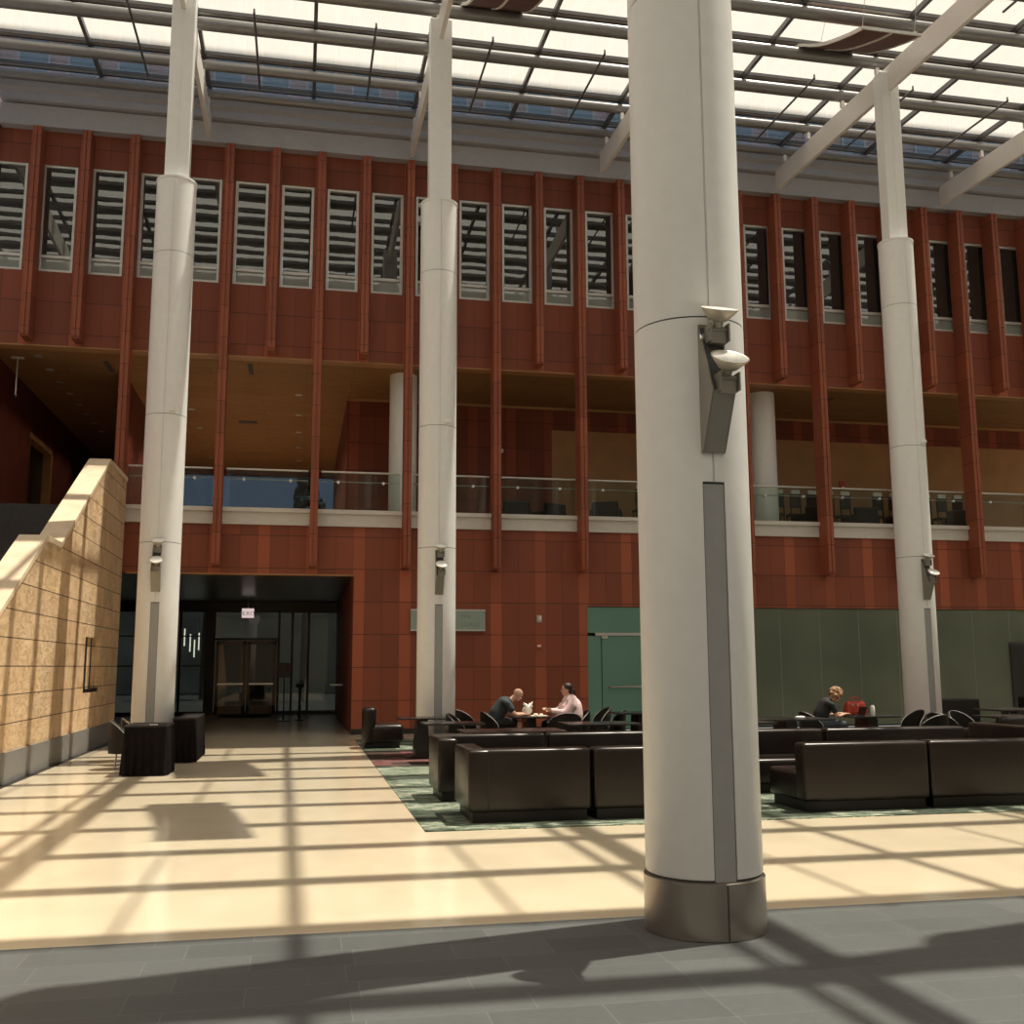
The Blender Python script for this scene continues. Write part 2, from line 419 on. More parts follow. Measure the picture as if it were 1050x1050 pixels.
d_ = MB().box(-7.7, -7.62, 30.1, 32.6, 5.2, 7.9).build('door_1', M['darkmetal'], kind='structure')
MB().box(-7.62, -7.4, 30.0, 30.14, 5.2, 8.0).box(-7.62, -7.38, 32.56, 32.7, 5.2, 8.0).box(-7.62, -7.38, 30.0, 32.7, 7.86, 8.0).build('door_frame', M['tan'], d_)
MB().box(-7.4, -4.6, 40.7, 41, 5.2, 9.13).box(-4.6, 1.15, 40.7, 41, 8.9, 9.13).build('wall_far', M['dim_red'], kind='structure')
MB().box(-4.6, 1.15, 40.8, 40.82, 5.2, 8.9).build('window_95', mat_clear('tinted_far_glass', (.26, .30, .36), .01), kind='structure')
# partition between the stair corridor and the middle gallery
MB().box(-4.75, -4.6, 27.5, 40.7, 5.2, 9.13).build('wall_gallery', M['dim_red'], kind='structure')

# frosted glass wall on the ground floor
trim(MB().box(7.09, 24, YF+.2, YF+.3, 0, 3.08), M['darkmetal'])
xp = [8.93+1.13*i for i in range(13)]
for i, x in enumerate(xp):
    MB().box(x+.008, x+1.122, YF+.03, YF+.05, .05, 3.07).build('window_%d' % (60+i), M['frost'], kind='structure')
    trim(MB().box(x-.008, x+.008, YF+.035, YF+.06, .05, 3.07), M['winlow'])
g = MB().box(7.1, 7.45, YF+.03, YF+.05, .05, 2.34).box(7.1, 8.91, YF+.03, YF+.05, 2.42, 3.07).build('window_80', M['frostgreen'], kind='structure')
d2 = MB().box(7.47, 8.91, YF+.02, YF+.04, .03, 2.34).build('door_2', M['frostgreen'], kind='structure')
MB().box(7.6, 8.6, YF-.05, YF-.02, 1.06, 1.10).box(7.62, 7.65, YF-.05, YF+.02, 1.06, 1.1).box(8.55, 8.58, YF-.05, YF+.02, 1.06, 1.1).build('door_handle', M['chrome'], d2)
MB().box(7.46, 7.62, YF-.01, YF+.05, 2.28, 2.34).build('hinge', M['alu'], d2)
trim(MB().box(7.30, 8.93, YF+.0, YF+.06, 2.35, 2.42), M['alu'])
lv = MB()
for i in range(24): lv.box(19.05, 19.5, YF-.05, YF+.0, .5+.07*i, .54+.07*i)
lv.box(19.05, 19.5, YF+.0, YF+.02, .45, 2.2)
tag(lv.build('louvre_panel', M['groove']), 'black slatted louvre panel on the frosted glass wall by the right edge', 'louvre')

# entrance: glass curtain wall with double door
YE = 37.0
cw = MB()
cw.box(-7.4, 1.25, YE-.05, YE+.1, 3.45, 3.8); cw.box(-7.4, 1.25, YE-.05, YE+.05, 0, .12)
for x in (-4.2, -3.95, -3.1, -2.85, -.7, -.25, .3): cw.box(x-.04, x+.04, YE-.06, YE+.06, 0, 3.5)
cw.box(-2.86, -.7, YE-.06, YE+.06, 2.5, 2.58); cw.box(-7.4, -2.9, YE-.04, YE+.04, 2.62, 2.66); cw.box(-7.4, -2.9, YE-.04, YE+.04, 1.62, 1.66)
cw.box(-3.1, -2.87, YE-.1, YE+.1, 0, 3.5)
trim(cw, M['darkmetal'])
MB().box(-7.4, 1.25, YE, YE+.01, .12, 3.5).build('window_90', M['tint'], kind='structure')
for i, (xa, xb) in enumerate(((-2.78, -1.76), (-1.74, -.76))):
    dd = MB().box(xa+.1, xb-.1, YE-.09, YE-.08, .3, 2.36).build('door_%d' % (3+i), M['doorglass'], kind='structure')
    MB().box(xa, xa+.11, YE-.12, YE-.06, .03, 2.48).box(xb-.11, xb, YE-.12, YE-.06, .03, 2.48).box(xa, xb, YE-.12, YE-.06, .03, .3).box(xa, xb, YE-.12, YE-.06, 2.36, 2.48).build('door_frame', simple('bronze_door_frame', (.16, .12, .085), .35, .4), dd)
    MB().box(xa+.08, xb-.08, YE-.2, YE-.16, 1.0, 1.06).build('push_bar', M['chrome'], dd)
# outdoors beyond the entrance
MB().box(-30, 40, 37.1, 70, -.3, -.05).build('ground_outside', M['pavement'], kind='structure')
tag(MB().box(-30, 40, 66, 68, 0, 5).build('building_block', M['far']), 'grey-green building seen dimly through the entrance glass', 'building')

def tree(x, y, h, lab):
    t = thing('tree', lab, 'tree', (x, y, -.05), 0, 'trees outside the gallery window')
    rn = random.Random(int(x*10)); MB().tube((0, 0, 0), (0, 0, h*.6), .18, .08).build('trunk', M['bark'], t)
    b = MB()
    for i in range(190):
        a = rn.uniform(0, 2*PI); q = .32+.68*rn.random(); r = (1-q)*h*.27*rn.uniform(.3, 1)+.2
        b.ball((r*math.cos(a), r*math.sin(a), h*(.25+.72*q)), rn.uniform(.16, .36)*h/10, (1, 1, .7), 6)
    b.build('foliage', M['leaf'], t)
M['bark'] = simple('bark', (.06, .045, .03), .9); M['leaf'] = simple('dark_leaves', (.03, .05, .025), .8, var=.5, nscale=2)
for x, y, h, lab in ((-9.0, 54, 10.8, 'dark tree outside, far left through the gallery window'), (-4.8, 56, 10.2, 'dark tree outside, left of the blue sky gap in the gallery window'), (.2, 52, 11.2, 'tall dark tree outside, right of the blue sky gap in the gallery window'), (5.2, 55, 9.4, 'dark tree outside, hidden beyond the gallery corridor wall')): tree(x, y, h, lab)
# closing walls of the atrium behind and beside the camera
MB().box(-14, 34, -14.3, -14, 0, 14.6).build('wall_back', M['plaster'], kind='structure')
MB().box(33.7, 34, -14, 45, 0, 14.6).build('wall_right', M['plaster'], kind='structure')
MB().box(-14.3, -14, -14, 45, 0, 14.3).build('wall_left_far', M['plaster'], kind='structure')

# stone stair wall on the left
WY = [(8.0, 0.0), (8.0, .0), (11.3, .13), (17.6, 3.6), (18.62, 3.6), (22.64, 5.83), (24.6, 5.83)]
def zt(y):
    return 3.6+.551*(y-17.6) if y < 17.6 else (3.6 if y < 18.62 else min(5.83, 3.6+.551*(y-18.62)))
y0s = 17.6-3.6/.551
sw = MB()
def wallpoly(b, ya, yb, za, zb):    # side outline of a piece of the wall, thick from X=-4.38 to -4.0
    ys = [y for y in (ya, y0s, 17.6, 18.62, 22.67, yb) if ya <= y <= yb]
    ys = sorted(set(ys))
    pts = [(-4.38, y, max(za, 0)) for y in (yb, ya)] + [(-4.38, y, max(za+.001, min(zb, zt(y)))) for y in ys]
    return b.poly(pts, (.38, 0, 0))
wallpoly(sw, 11.5, 21.2, .43, 9); wallpoly(sw, 22.7, 24.9, .43, 9)
sw.box(-4.38, -4.0, 21.2, 22.7, .43, 1.12); sw.box(-4.38, -4.06, 21.2, 22.7, 1.12, 2.18)
sw.poly([(-4.38, 21.2, 2.18), (-4.38, 22.7, 2.18), (-4.38, 22.7, 5.83), (-4.38, 21.2, zt(21.2))], (.38, 0, 0))
sw.build('wall_left', M['stone'], kind='structure')
trim(MB().box(-4.06, -4.005, 21.2, 22.7, 1.12, 1.19).box(-4.06, -4.005, 21.2, 21.42, 1.19, 2.18).box(-4.06, -4.045, 22.05, 22.09, 1.19, 2.18), M['darkmetal'])  # niche shadow at left jamb and sill, put in as dark strips
trim(MB().box(-4.40, -3.97, 11.5, 24.9, 0, .43), M['granite'])
cpg = MB()
def slope_coping(b, ya, za, yb, zb, t=.09):
    b.poly([(-4.40, ya, za), (-4.40, yb, zb), (-4.40, yb, zb+t), (-4.40, ya, za+t)], (.43, 0, 0))
slope_coping(cpg, 11.5, zt(11.5), 17.6, 3.6); slope_coping(cpg, 17.6, 3.6, 18.62, 3.6); slope_coping(cpg, 18.62, 3.6, 22.67, 5.83); slope_coping(cpg, 22.67, 5.83, 24.9, 5.83)
trim(cpg, M['coping'])
st = MB()
n_st = 32
for i in range(n_st):
    ya = 14.6+i*.32; z = (i+1)*5.2/n_st
    st.box(-7.395, -4.41, ya, 25.44, max(0, z-.1625), z)
tag(st.build('staircase', M['stair']), 'wide dark grey stone staircase climbing behind the sandstone wall', 'stairs')

# ---------------------------------------------------------------- terracotta fins
short_n = long_n = 0
hidden = {7: 'short'}
def fin(k):
    global short_n, long_n
    long = k % 2 == 0 and k > -7
    zb = 3.95 if long else 9.2
    x = 2.5+1.13*k; x = 2.5+(x-2.5)*.985-.02
    b = MB()
    b.box(-.092, .092, .03, .498, zb, 14.38); b.box(-.092, -.009, 0, .03, zb+.04, 14.38); b.box(.009, .092, 0, .03, zb+.04, 14.38)
    o = b.build('facade_fin', M['fin']); o.location = (x, YF-.5, 0)
    kind = 'long' if long else 'short'
    if k in (5, 6, 7, -5):
        lab = '%s terracotta fin running down the facade behind the %s white column%s' % (kind, {5: 'big front', 6: 'big front', 7: 'big front', -5: 'left'}[k], {5: ', left one there', 6: ', middle one there', 7: ', right one there', -5: ''}[k])
    else:
        if long: long_n += 1; i = long_n
        else: short_n += 1; i = short_n
        side = 'left' if k < 6 else 'left'
        lab = '%s terracotta fin on the red facade, %s visible %s fin from the left' % (kind, ORD[i-1], kind)
    tag(o, lab, 'fin', 'terracotta facade fins')
for k in range(-8, 17): fin(k)

# ---------------------------------------------------------------- balustrades on the upper floor, one between each pair of long fins
for i, k in enumerate(range(-6, 16, 2)):
    xa = 2.5+1.121*k+.12; xb = 2.5+1.121*(k+2)-.12
    if k == -6: lab = 'glass balustrade on the gallery between the stair wall and the left white column'
    elif k in (4,): lab = 'glass balustrade on the gallery behind the big front white column, left part'
    elif k in (6,): lab = 'glass balustrade on the gallery behind the big front white column, right part'
    else:
        n_ = {-4: 0, -2: 1, 0: 2, 2: 3, 8: 4, 10: 5, 12: 6, 14: 7}[k]
        lab = 'glass balustrade with metal top rail, %s clear gallery bay from the left white column' % ORD[n_]
    t = thing('glass_balustrade', lab, 'balustrade', ((xa+xb)/2, YF+.02, 5.37), 0, 'glass balustrades of the gallery')
    h = (xb-xa)/2-.04
    MB().box(-h, h, 0, .012, 0, .93).build('glass_pane', M['rail'], t)
    MB().tube((-h, 0, .95), (h, 0, .95), .024).build('top_rail', M['alu'], t, True)
    MB().tube((-h, .07, .72), (h, .07, .72), .013).build('mid_rail', M['alu'], t, True)
    for sx in (-.55, .55):
        MB().tube((sx, -.04, .70), (sx, .09, .70), .034).build('rail_stud', M['white'], t, True)

# ---------------------------------------------------------------- columns
def ring(r, z, notch_w=0, notch_d=0, n=56):
    """round outline, with a notch facing -Y"""
    if not notch_w: return [(r*math.sin(2*PI*i/n), -r*math.cos(2*PI*i/n), z) for i in range(n)]
    a = math.asin(notch_w/2/r); pts = []
    for i in range(n-4):
        th = a+(2*PI-2*a)*i/(n-5); pts.append((r*math.sin(th), -r*math.cos(th), z))
    y = -r*math.cos(a)+notch_d
    pts += [(-notch_w/2, y, z), (-notch_w/6, y, z), (notch_w/6, y, z), (notch_w/2, y, z)]
    return pts
def column(x, y, lab, tall_post=True, fixture=None):
    t = thing('column', lab, 'column', (x, y, 0), 0, 'white atrium columns')
    r = .36; b = MB()
    b.loft([ring(r-.006, .345, .145, .075), ring(r, .355, .145, .075), ring(r, 2.73, .145, .075)])
    segs = [(2.73, 3.79), (3.80, 6.12), (6.13, 9.2), (9.21, 10.64)]
    for za, zb in segs: b.loft([ring(r, za, .012, .012), ring(r, zb, .012, .012)])
    b.build('shaft', M['white'], t, True)
    g = MB(); g.lathe([(r-.012, .33), (r-.012, 10.6)], n=40)
    for z in (3.795, 6.125, 9.205): g.lathe([(r-.004, z-.004), (r-.004, z+.004)], n=40)
    g.build('joint_gasket', M['groove'], t)
    MB().box(-.066, .066, -r+.012, -r+.06, .335, 2.715).build('slot_cover', M['slot'], t)
    MB().lathe([(.02, 10.64), (r+.012, 10.64), (r+.012, 10.68), (.2, 10.68)], n=48).build('collar', M['white'], t, True)
    MB().box(-.22, .22, -.16, .16, 10.66, 14.62, .02).box(-.012, .012, -.168, -.15, 10.7, 14.3).build('upper_post', M['white'], t)
    base = MB(); base.lathe([(r+.0, 0.0), (r+.012, .004), (r+.012, .325), (r-.01, .335)], n=56)
    base.build('base_ring', simple('brushed_steel_base', (.34, .31, .28), .3, .85, var=.06, nscale=4), t, True)
    MB().box(-.006, .006, -r-.014, -r+.02, .01, .32).build('base_seam', M['groove'], t)
    if fixture:
        MB().box(.10, .19, -r-.05, -r+.06, 6.17, 6.23).build('sensor', M['white'], t)
    return t
CR = 19.5; CX = 2.5
column(-2.5, CR, 'round white column beside the sandstone stair wall, skirted black table at its foot', fixture=1)
column(2.5, CR, 'round white column left of the seated couple, in front of the red facade', fixture=1)
column(7.5, CR, 'round white column hidden behind the big front column')
column(12.5, CR, 'round white column farthest right, rising among the tub chairs', fixture=1)
column(2.5, 6.36, 'big white column nearest the camera, standing on the grey slate floor')
column(7.5, 6.36, 'round white column just beyond the right edge, its shadow crossing the slate')
column(12.5, 6.36, 'round white column well beyond the right edge of the slate floor')

def floodlight(x, y, lab):
    t = thing('twin_floodlight', lab, 'floodlight', (x-.0, y-.36, 0), 0, 'twin floodlights on the columns')
    br = MB()
    pr = [(0, .03, 2.91), (0, -.02, 2.91), (0, -.21, 3.26), (0, .02, 3.76), (0, .04, 3.76)]
    for xa in (-.075, .065): br.poly([(xa, a[1], a[2]) for a in pr], (.01, 0, 0))
    br.poly([(-.07, -.02, 2.91), (-.07, -.21, 3.26), (-.07, -.195, 3.26), (-.07, -.005, 2.91)], (.14, 0, 0))
    br.box(-.07, .07, .0, .02, 2.95, 3.74)
    br.build('bracket', M['bracket'], t)
    MB().poly([(-.062, -.1, 3.26), (-.062, -.17, 3.27), (-.062, .0, 3.72), (-.062, .01, 3.72)], (.124, 0, 0)).build('recess', M['groove'], t)
    for (dy, z, ax) in ((-.13, 3.80, -25), (-.26, 3.45, -36)):
        Mr = Matrix.Rotation(R_(-ax), 4, 'X')
        h = MB().lathe([(.03, -.12), (.035, -.075), (.06, -.065), (.098, -.02), (.115, .0), (.118, .008), (.112, .008), (.10, .0)], (.02, dy, z), 28, Mr)
        hd = h.build('lamp_head', M['dish'], t, True)
        MB().lathe([(.001, .002), (.108, .004), (.10, .009), (.001, .012)], (.02, dy, z), 28, Mr).build('lens', M['lens'], hd, True)
        MB().box(-.035, .075, dy+.03, dy+.12, z-.21, z-.10, .006).box(-.045, -.035, dy+.0, dy+.1, z-.20, z-.085).box(.075, .085, dy+.0, dy+.1, z-.20, z-.085).tube((-.05, dy+.03, z-.12), (.09, dy+.03, z-.12), .014).build('yoke', M['bracket'], hd)
    return t
floodlight(-2.5, CR, 'twin floodlight on the left white column, beside the stair wall')
floodlight(2.5, CR, 'twin floodlight on the white column left of the seated couple')
floodlight(12.5, CR, 'twin floodlight on the farthest right white column')
floodlight(2.5, 6.36, 'large twin floodlight on the big front column, two upturned dishes')

# inner columns of the gallery
for x, lab in ((2.5, 'inner white gallery column left of the red back wall panels'), (12.55, 'inner white gallery column just right of the big front column')):
    t = thing('gallery_column', lab, 'column', (x, 26.55, 5.2), 0, 'inner gallery columns')
    MB().lathe([(.36, .12), (.36, 3.93)], n=40).build('shaft', M['white'], t, True)
    MB().lathe([(.2, 0), (.2, .13)], n=24).build('foot', M['slot'], t, True)

# ---------------------------------------------------------------- roof
def zb(y): return 14.44+.047*(y-25.05)       # underside of the sloping roof beams
def zr(y): return 15.17+.045*(y-21)           # centre of the tubes
bl = {-2.5: 'tapering white roof beam meeting the left white column', 2.5: 'white roof beam over the column left of the couple', 7.5: 'white roof beam just left of the big front column', 12.5: 'white roof beam crossing the post of the farthest right column', 17.5: 'white roof beam rising at the far right edge', -7.5: 'white roof beam beyond the left edge over the stairs'}
for x, lab in bl.items():
    b = MB()
    pts = [(-.045, 24.92, zb(24.92)), (-.045, -13.5, zb(-13.5)), (-.045, -13.5, zb(-13.5)+.58), (-.045, 24.84, zb(24.9)+.57), (-.045, 24.92, zb(24.92)+.5)]
    o = b.poly(pts, (.09, 0, 0)).build('roof_beam', M['beam']); o.location = (x, 0, 0)
    tag(o, lab, 'roof beam', 'white roof beams')
TY = [24.42, 23.08, 21.36] + [19.82-1.49*i for i in range(22)]
for i, y in enumerate(TY):
    z = zr(y)
    t = thing('roof_tube', 'round grey steel roof tube, %s one out from the top of the facade' % (ORD[i] if i < 20 else 'far'), 'roof tube', (0, y, z), 0, 'roof tubes')
    if i >= 8: t['label'] = 'round grey steel roof tube above the frame over the camera'; t['group'] = 'roof tubes overhead'
    r = .135 if i > 1 else .115
    MB().tube((-14, 0, 0), (33, 0, 0), r, n=14).build('tube', M['steel_dark'], t, True)
    if i < 6:
        for x in (-2.5, 2.5, 7.5, 12.5, 17.5):
            MB().box(x-.04, x+.04, -.04, .04, -r-.16, -r+.03).build('stub', M['beam'], t)
# glazing
def quadstrip(b, ya, yb, z_off):
    b.loft([[(-14, ya, zr(ya)+z_off), (33.5, ya, zr(ya)+z_off), (33.5, ya, zr(ya)+z_off+.012), (-14, ya, zr(ya)+z_off+.012)], [(-14, yb, zr(yb)+z_off), (33.5, yb, zr(yb)+z_off), (33.5, yb, zr(yb)+z_off+.012), (-14, yb, zr(yb)+z_off+.012)]])
ZG = .36
b = MB(); quadstrip(b, -14, TY[1]+.12, ZG); b.build('ceiling_glass', M['frit'], kind='structure')
b = MB(); quadstrip(b, TY[1]+.12, 25.2, ZG); b.build('ceiling_glass_clear', M['clear'], kind='structure')
x = -12.5
while x < 33:
    trim(MB().poly([(x-.04, 25.2, zr(25.2)+ZG-.02), (x-.04, -14, zr(-14)+ZG-.02), (x-.04, -14, zr(-14)+ZG-.14), (x-.04, 25.2, zr(25.2)+ZG-.14)], (.08, 0, 0)), M['bar'])
    x += 2.5
for y in TY:
    z = zr(y)+ZG
    trim(MB().box(-14, 33, y-.02, y+.005, z-.09, z-.01).box(-14, 33, y+.135, y+.16, z-.09, z-.01), M['bar'])
    trim(MB().box(-14, 33, y+.005, y+.135, z-.07, z-.01), M['alu'])
# grey fascia over the red wall
trim(MB().box(-7.35, 24, 25.2, 25.5, 14.5, 15.02), M['fascia'])
trim(MB().box(-7.35, 24, 25.1, 25.5, 15.1, 15.42).box(-7.35, 24, 24.7, 24.95, 15.2, 15.42), M['fascia'])
# hanging rods
rod_lab = {-1.25: 'thin dark rod under the roof glass above the left column', 3.75: 'thin dark rod under the roof right of the second column', 6.25: 'thin dark rod under the roof just left of the big column', 11.25: 'thin dark rod under the roof left of the right-hand column post', 13.75: 'thin dark rod under the roof just right of the right-hand column post', 16.25: 'thin dark rod under the roof near the far right edge', 1.25: 'thin dark rod hidden behind the second column post', 8.75: 'thin dark rod hidden behind the big front column', -3.75: 'thin dark rod under the roof at the far left edge'}
for j, y0 in enumerate((20.35, 14.0, 7.7)):
    for x, lab in rod_lab.items():
        t = thing('roof_rod', lab if j == 0 else 'thin dark rod under the roof glass, nearer the camera', 'rod', (x, y0, zr(y0)-.22), 0, 'rods under the roof' if j == 0 else 'rods above the frame')
        MB().tube((0, 0, 0), (0, 3.15, .14), .026, n=8).build('rod', M['bar'], t)
        MB().tube((0, .01, 0), (0, .01, .09), .02, n=8).build('tip', M['bar'], t)
# acoustic panels
def acoustic(x, y, lab, h=.62, L=1.0, z=14.03):
    t = thing('acoustic_panel', lab, 'acoustic panel', (x, y, z), 0, 'curved acoustic panels')
    pf = [(0, 0), (.45, .155), (.9, .335), (1.35, .53), (1.75, .73), (2.1, .94), (2.35, 1.11), (2.55, 1.225), (2.7, 1.28), (2.85, 1.30)]
    pf = [(a*L, b) for a, b in pf]
    def sheet(b, xa, xb, dz, th):
        b.loft([[(xa, py, pz+dz), (xb, py, pz+dz), (xb, py, pz+dz+th), (xa, py, pz+dz+th)] for py, pz in pf])
    b = MB(); sheet(b, -h, h, 0, .03); b.build('panel', M['brown'], t)
    for xa in (-h-.03, h-.01):
        b = MB(); sheet(b, xa, xa+.04, -.015, .075); b.build('edge_rim', M['beam'], t)
    b = MB(); sheet(b, -.02, .02, -.03, .06); b.build('rib', M['beam'], t)
    MB().box(-h-.03, h+.03, -.03, 0, -.01, .05).build('end_rim', M['alu'], t)
    MB().box(-h-.03, h+.03, 2.85*L, 2.85*L+.03, 1.28, 1.34).build('end_rim', M['alu'], t)
    for cx, cy, cz in ((-h+.05, .1, .07), (h-.05, .1, .07), (-h+.05, 1.75*L, .77), (h-.05, 1.75*L, .77)):
        MB().box(cx-.02, cx+.02, cy-.02, cy+.02, cz-.03, cz+.05).build('clamp', M['alu'], t)
        MB().tube((cx, cy, cz), (cx+.1, cy-.1, 1.22 if cy < 1 else 1.32), .006, n=6).build('cable', M['alu'], t)
acoustic(11.22, 17.2, 'curved brown acoustic panel hanging left of the right-hand roof beam')
acoustic(3.62, 17.22, 'curved brown acoustic panel cut by the top edge above the second column')
acoustic(3.82, 11.5, 'curved acoustic panel above the frame, its shadow lying on the cream floor', .42, 1.0, 13.86)

# tower above and behind the roof
tw = thing('tower', 'pinkish brick tower with blue windows seen through the clear roof glass', 'building', (0, 0, 0))
MB().box(-16, 60, 26.5, 33, 14.75, 63).build('tower_wall', M['towerwall'], tw)
for i in range(26):
    x = -8.6+1.2*i
    wf = MB().box(x, x+.05, 26.44, 26.5, 15.6, 19.5).box(x+.73, x+.78, 26.44, 26.5, 15.6, 19.5).build('window_frame', M['alu'], tw)
    MB().box(x+.05, x+.73, 26.46, 26.5, 15.6, 19.5).build('window_pane', M['towerglass'], wf)

# ---------------------------------------------------------------- downlights and lamps
k_ = 0
for xr, ys, nm in ((-6.43, [26.39+1.2*i for i in range(8)], 'stair corridor'), (-.2, [28.98+2.4*i for i in range(5)], 'middle gallery right'), (-3.3, [28.8+2.42*i for i in range(5)], 'middle gallery left')):
    for i, y in enumerate(ys):
        t = thing('downlight', 'small round downlight in the %s ceiling, %s from the facade' % (nm, ORD[i]), 'downlight', (xr, y, 9.13), 0, 'ceiling downlights')
        MB().lathe([(.085, 0), (.1, 0), (.1, -.012), (.085, -.012)], n=20).build('bezel', M['alu'], t)
        MB().lathe([(.001, -.004), (.085, -.004), (.085, -.008), (.001, -.008)], n=20).build('lens', M['lamp'], t)
        l = bpy.data.lights.new('downlight_lamp', 'SPOT'); l.energy = 16 if 'stair' in nm else 140; l.spot_size = R_(100); l.spot_blend = .6; l.color = (1, .78, .52); l.shadow_soft_size = .08
        lo = bpy.data.objects.new('downlight_lamp', l); COL.objects.link(lo); lo.parent = t; lo.location = (0, 0, -.03)
# pendant tube lamps behind the entrance glass
for i, (x, z) in enumerate(((-4.05, 2.95), (-3.85, 2.75), (-3.7, 2.55), (-3.55, 2.8))):
    t = thing('pendant_tube', 'slim glowing pendant tube behind the entrance glass, %s from the left' % ORD[i], 'lamp', (x, 39.2, z-.6), 0, 'pendant tube lamps')
    MB().tube((0, 0, 0), (0, 0, .62), .022, n=10).build('glow_tube', M['tubeglow'], t)
    MB().tube((0, 0, .62), (0, 0, 4.2-z+.6), .006, n=6).build('cord', M['groove'], t)

# signs and wall devices
t = thing('wall_sign', 'grey-green glass wall sign with metal top and bottom rails', 'sign', (3.63, YF-.07, 2.45), 0)
MB().box(-1.0, .84, 0, .015, .04, .49).build('plate', M['signglass'], t)
MB().box(-1.0, .84, -.01, .03, .0, .04).build('rail', M['alu'], t); MB().box(-1.0, .84, -.01, .03, .49, .53).build('rail', M['alu'], t)
def text(s, size, loc, m, parent, name='letters', rot=(PI/2, 0, 0)):
    c = bpy.data.curves.new('txt', 'FONT'); c.body = s; c.size = size; c.extrude = .003; c.space_character = 1.25
    o = bpy.data.objects.new('txt', c); COL.objects.link(o)
    bpy.context.view_layer.update()
    me = bpy.data.meshes.new_from_object(o.evaluated_get(bpy.context.evaluated_depsgraph_get()))
    bpy.data.objects.remove(o); me.materials.clear(); me.materials.append(m)
    q = bpy.data.objects.new(name, me); COL.objects.link(q); q.parent = parent; q.location = loc; q.rotation_euler = rot
    return q
text('ON', .135, (.23, -.004, .31), M['letters'], t)
text('LOPED', .135, (.23, -.004, .11), M['letters'], t)
t = thing('fire_alarm', 'small white fire alarm strobe high on the red wall beside the couple', 'alarm', (5.84, YF-.02, 2.76), 0)
MB().box(-.06, .06, -.04, .02, -.09, .09, .01).build('housing', M['ledgrey'], t); MB().box(-.015, .05, -.07, -.03, -.03, .06, .01).build('strobe', M['lens'], t)
t = thing('pull_station', 'small red pull station on the wall below the white strobe', 'alarm', (5.83, YF-.02, 2.1), 0)
MB().box(-.06, .06, -.04, .02, -.07, .07, .01).build('housing', M['redsign'], t); MB().box(-.045, .045, -.055, -.035, -.03, .01).build('handle', M['paper'], t)
t = thing('exit_sign', 'lit EXIT sign hanging under the entrance ceiling above the doors', 'sign', (-1.65, 34.6, 3.16), 0)
MB().box(-.19, .19, -.03, .03, 0, .3, .01).build('plate', mat_emit('exit_sign_glow', (1, .78, .76), .42), t)
MB().tube((0, 0, .3), (0, 0, .64), .015).build('stem', M['alu'], t)
text('EXIT', .17, (-.175, -.034, .085), M['redsign'], t)
tag(MB().box(-2.5, -.85, 34.9, 36.6, .0005, .015).build('doormat', M['mat']), 'black doormat in front of the entrance double doors', 'mat')
t = thing('sign_stand', 'dark floor stand with a grey placard right of the entrance doors', 'sign stand', (-.42, 32.2, 0), 0)
MB().lathe([(.18, 0), (.18, .02), (.03, .03)], n=20).build('base', M['darkmetal'], t); MB().tube((0, 0, .02), (0, 0, 1.35), .02).build('pole', M['darkmetal'], t)
MB().box(-.19, .19, -.03, -.01, 1.28, 1.72).build('placard', simple('placard_grey', (.10, .095, .085), .5), t)
t = thing('turnstile_post', 'dark post with round top in the entrance right of the doors', 'post', (.05, 32.8, 0), 0)
MB().lathe([(.15, 0), (.15, .02), (.04, .04), (.04, .95), (.13, 1.0), (.13, 1.08), (.02, 1.1)], n=20).build('post', M['darkmetal'], t, True)
t = thing('wall_shelf', 'small pale ledge on the red side wall of the entrance', 'shelf', (1.25, 31.2, 1.05), 0)
MB().box(-.35, 0, -.2, .2, 0, .05).build('ledge', M['alu'], t)
t = thing('gallery_alarm', 'small red alarm box on the tan gallery wall', 'alarm', (16.35, 29.13, 7.1), 0)
MB().box(-.09, .09, -.05, .02, -.13, .13, .01).build('housing', M['redsign'], t); MB().box(-.05, .05, -.07, -.04, -.11, -.05).build('lens', M['lens'], t)
t = thing('wall_lamp', 'small white wall device on the red gallery wall above the balustrade', 'alarm', (5.55, 29.07, 7.7), 0)
MB().box(-.07, .0, -.05, .02, -.1, .1, .01).build('housing', M['ledgrey'], t); MB().box(.0, .09, -.08, .0, .0, .12, .01).build('head', M['lens'], t)
t = thing('pendant_camera', 'pale pendant pole with a small dome under the stair corridor ceiling', 'camera', (-6.95, 26.6, 9.13), 0)
MB().tube((0, 0, 0), (0, 0, -.95), .02).build('pole', M['alu'], t); MB().box(-.14, .14, -.05, .05, -.04, 0).build('plate', M['alu'], t); MB().ball((0, 0, -1.0), .07).build('dome', M['darkmetal'], t, True)
# vents and slots of the wood ceiling
for x, y, lx, ly, lab in ((-1.4, 26.6, .12, .9, 'black slot vent in the wood ceiling of the middle gallery bay'), (-4.9, 27.0, .12, .9, 'black slot vent in the dark ceiling over the stairs'), (10.2, 27.6, .12, 1.0, 'black slot vent in the ceiling left of the inner gallery column'), (14.7, 27.0, .12, 1.0, 'black slot vent in the ceiling right of the farthest white column'), (-1.75, 32.6, .55, .3, 'small dark square vent in the wood gallery ceiling')):
    tag(MB().box(x-lx/2, x+lx/2, y-ly/2, y+ly/2, 9.115, 9.13).build('ceiling_vent', M['groove']), lab, 'vent')

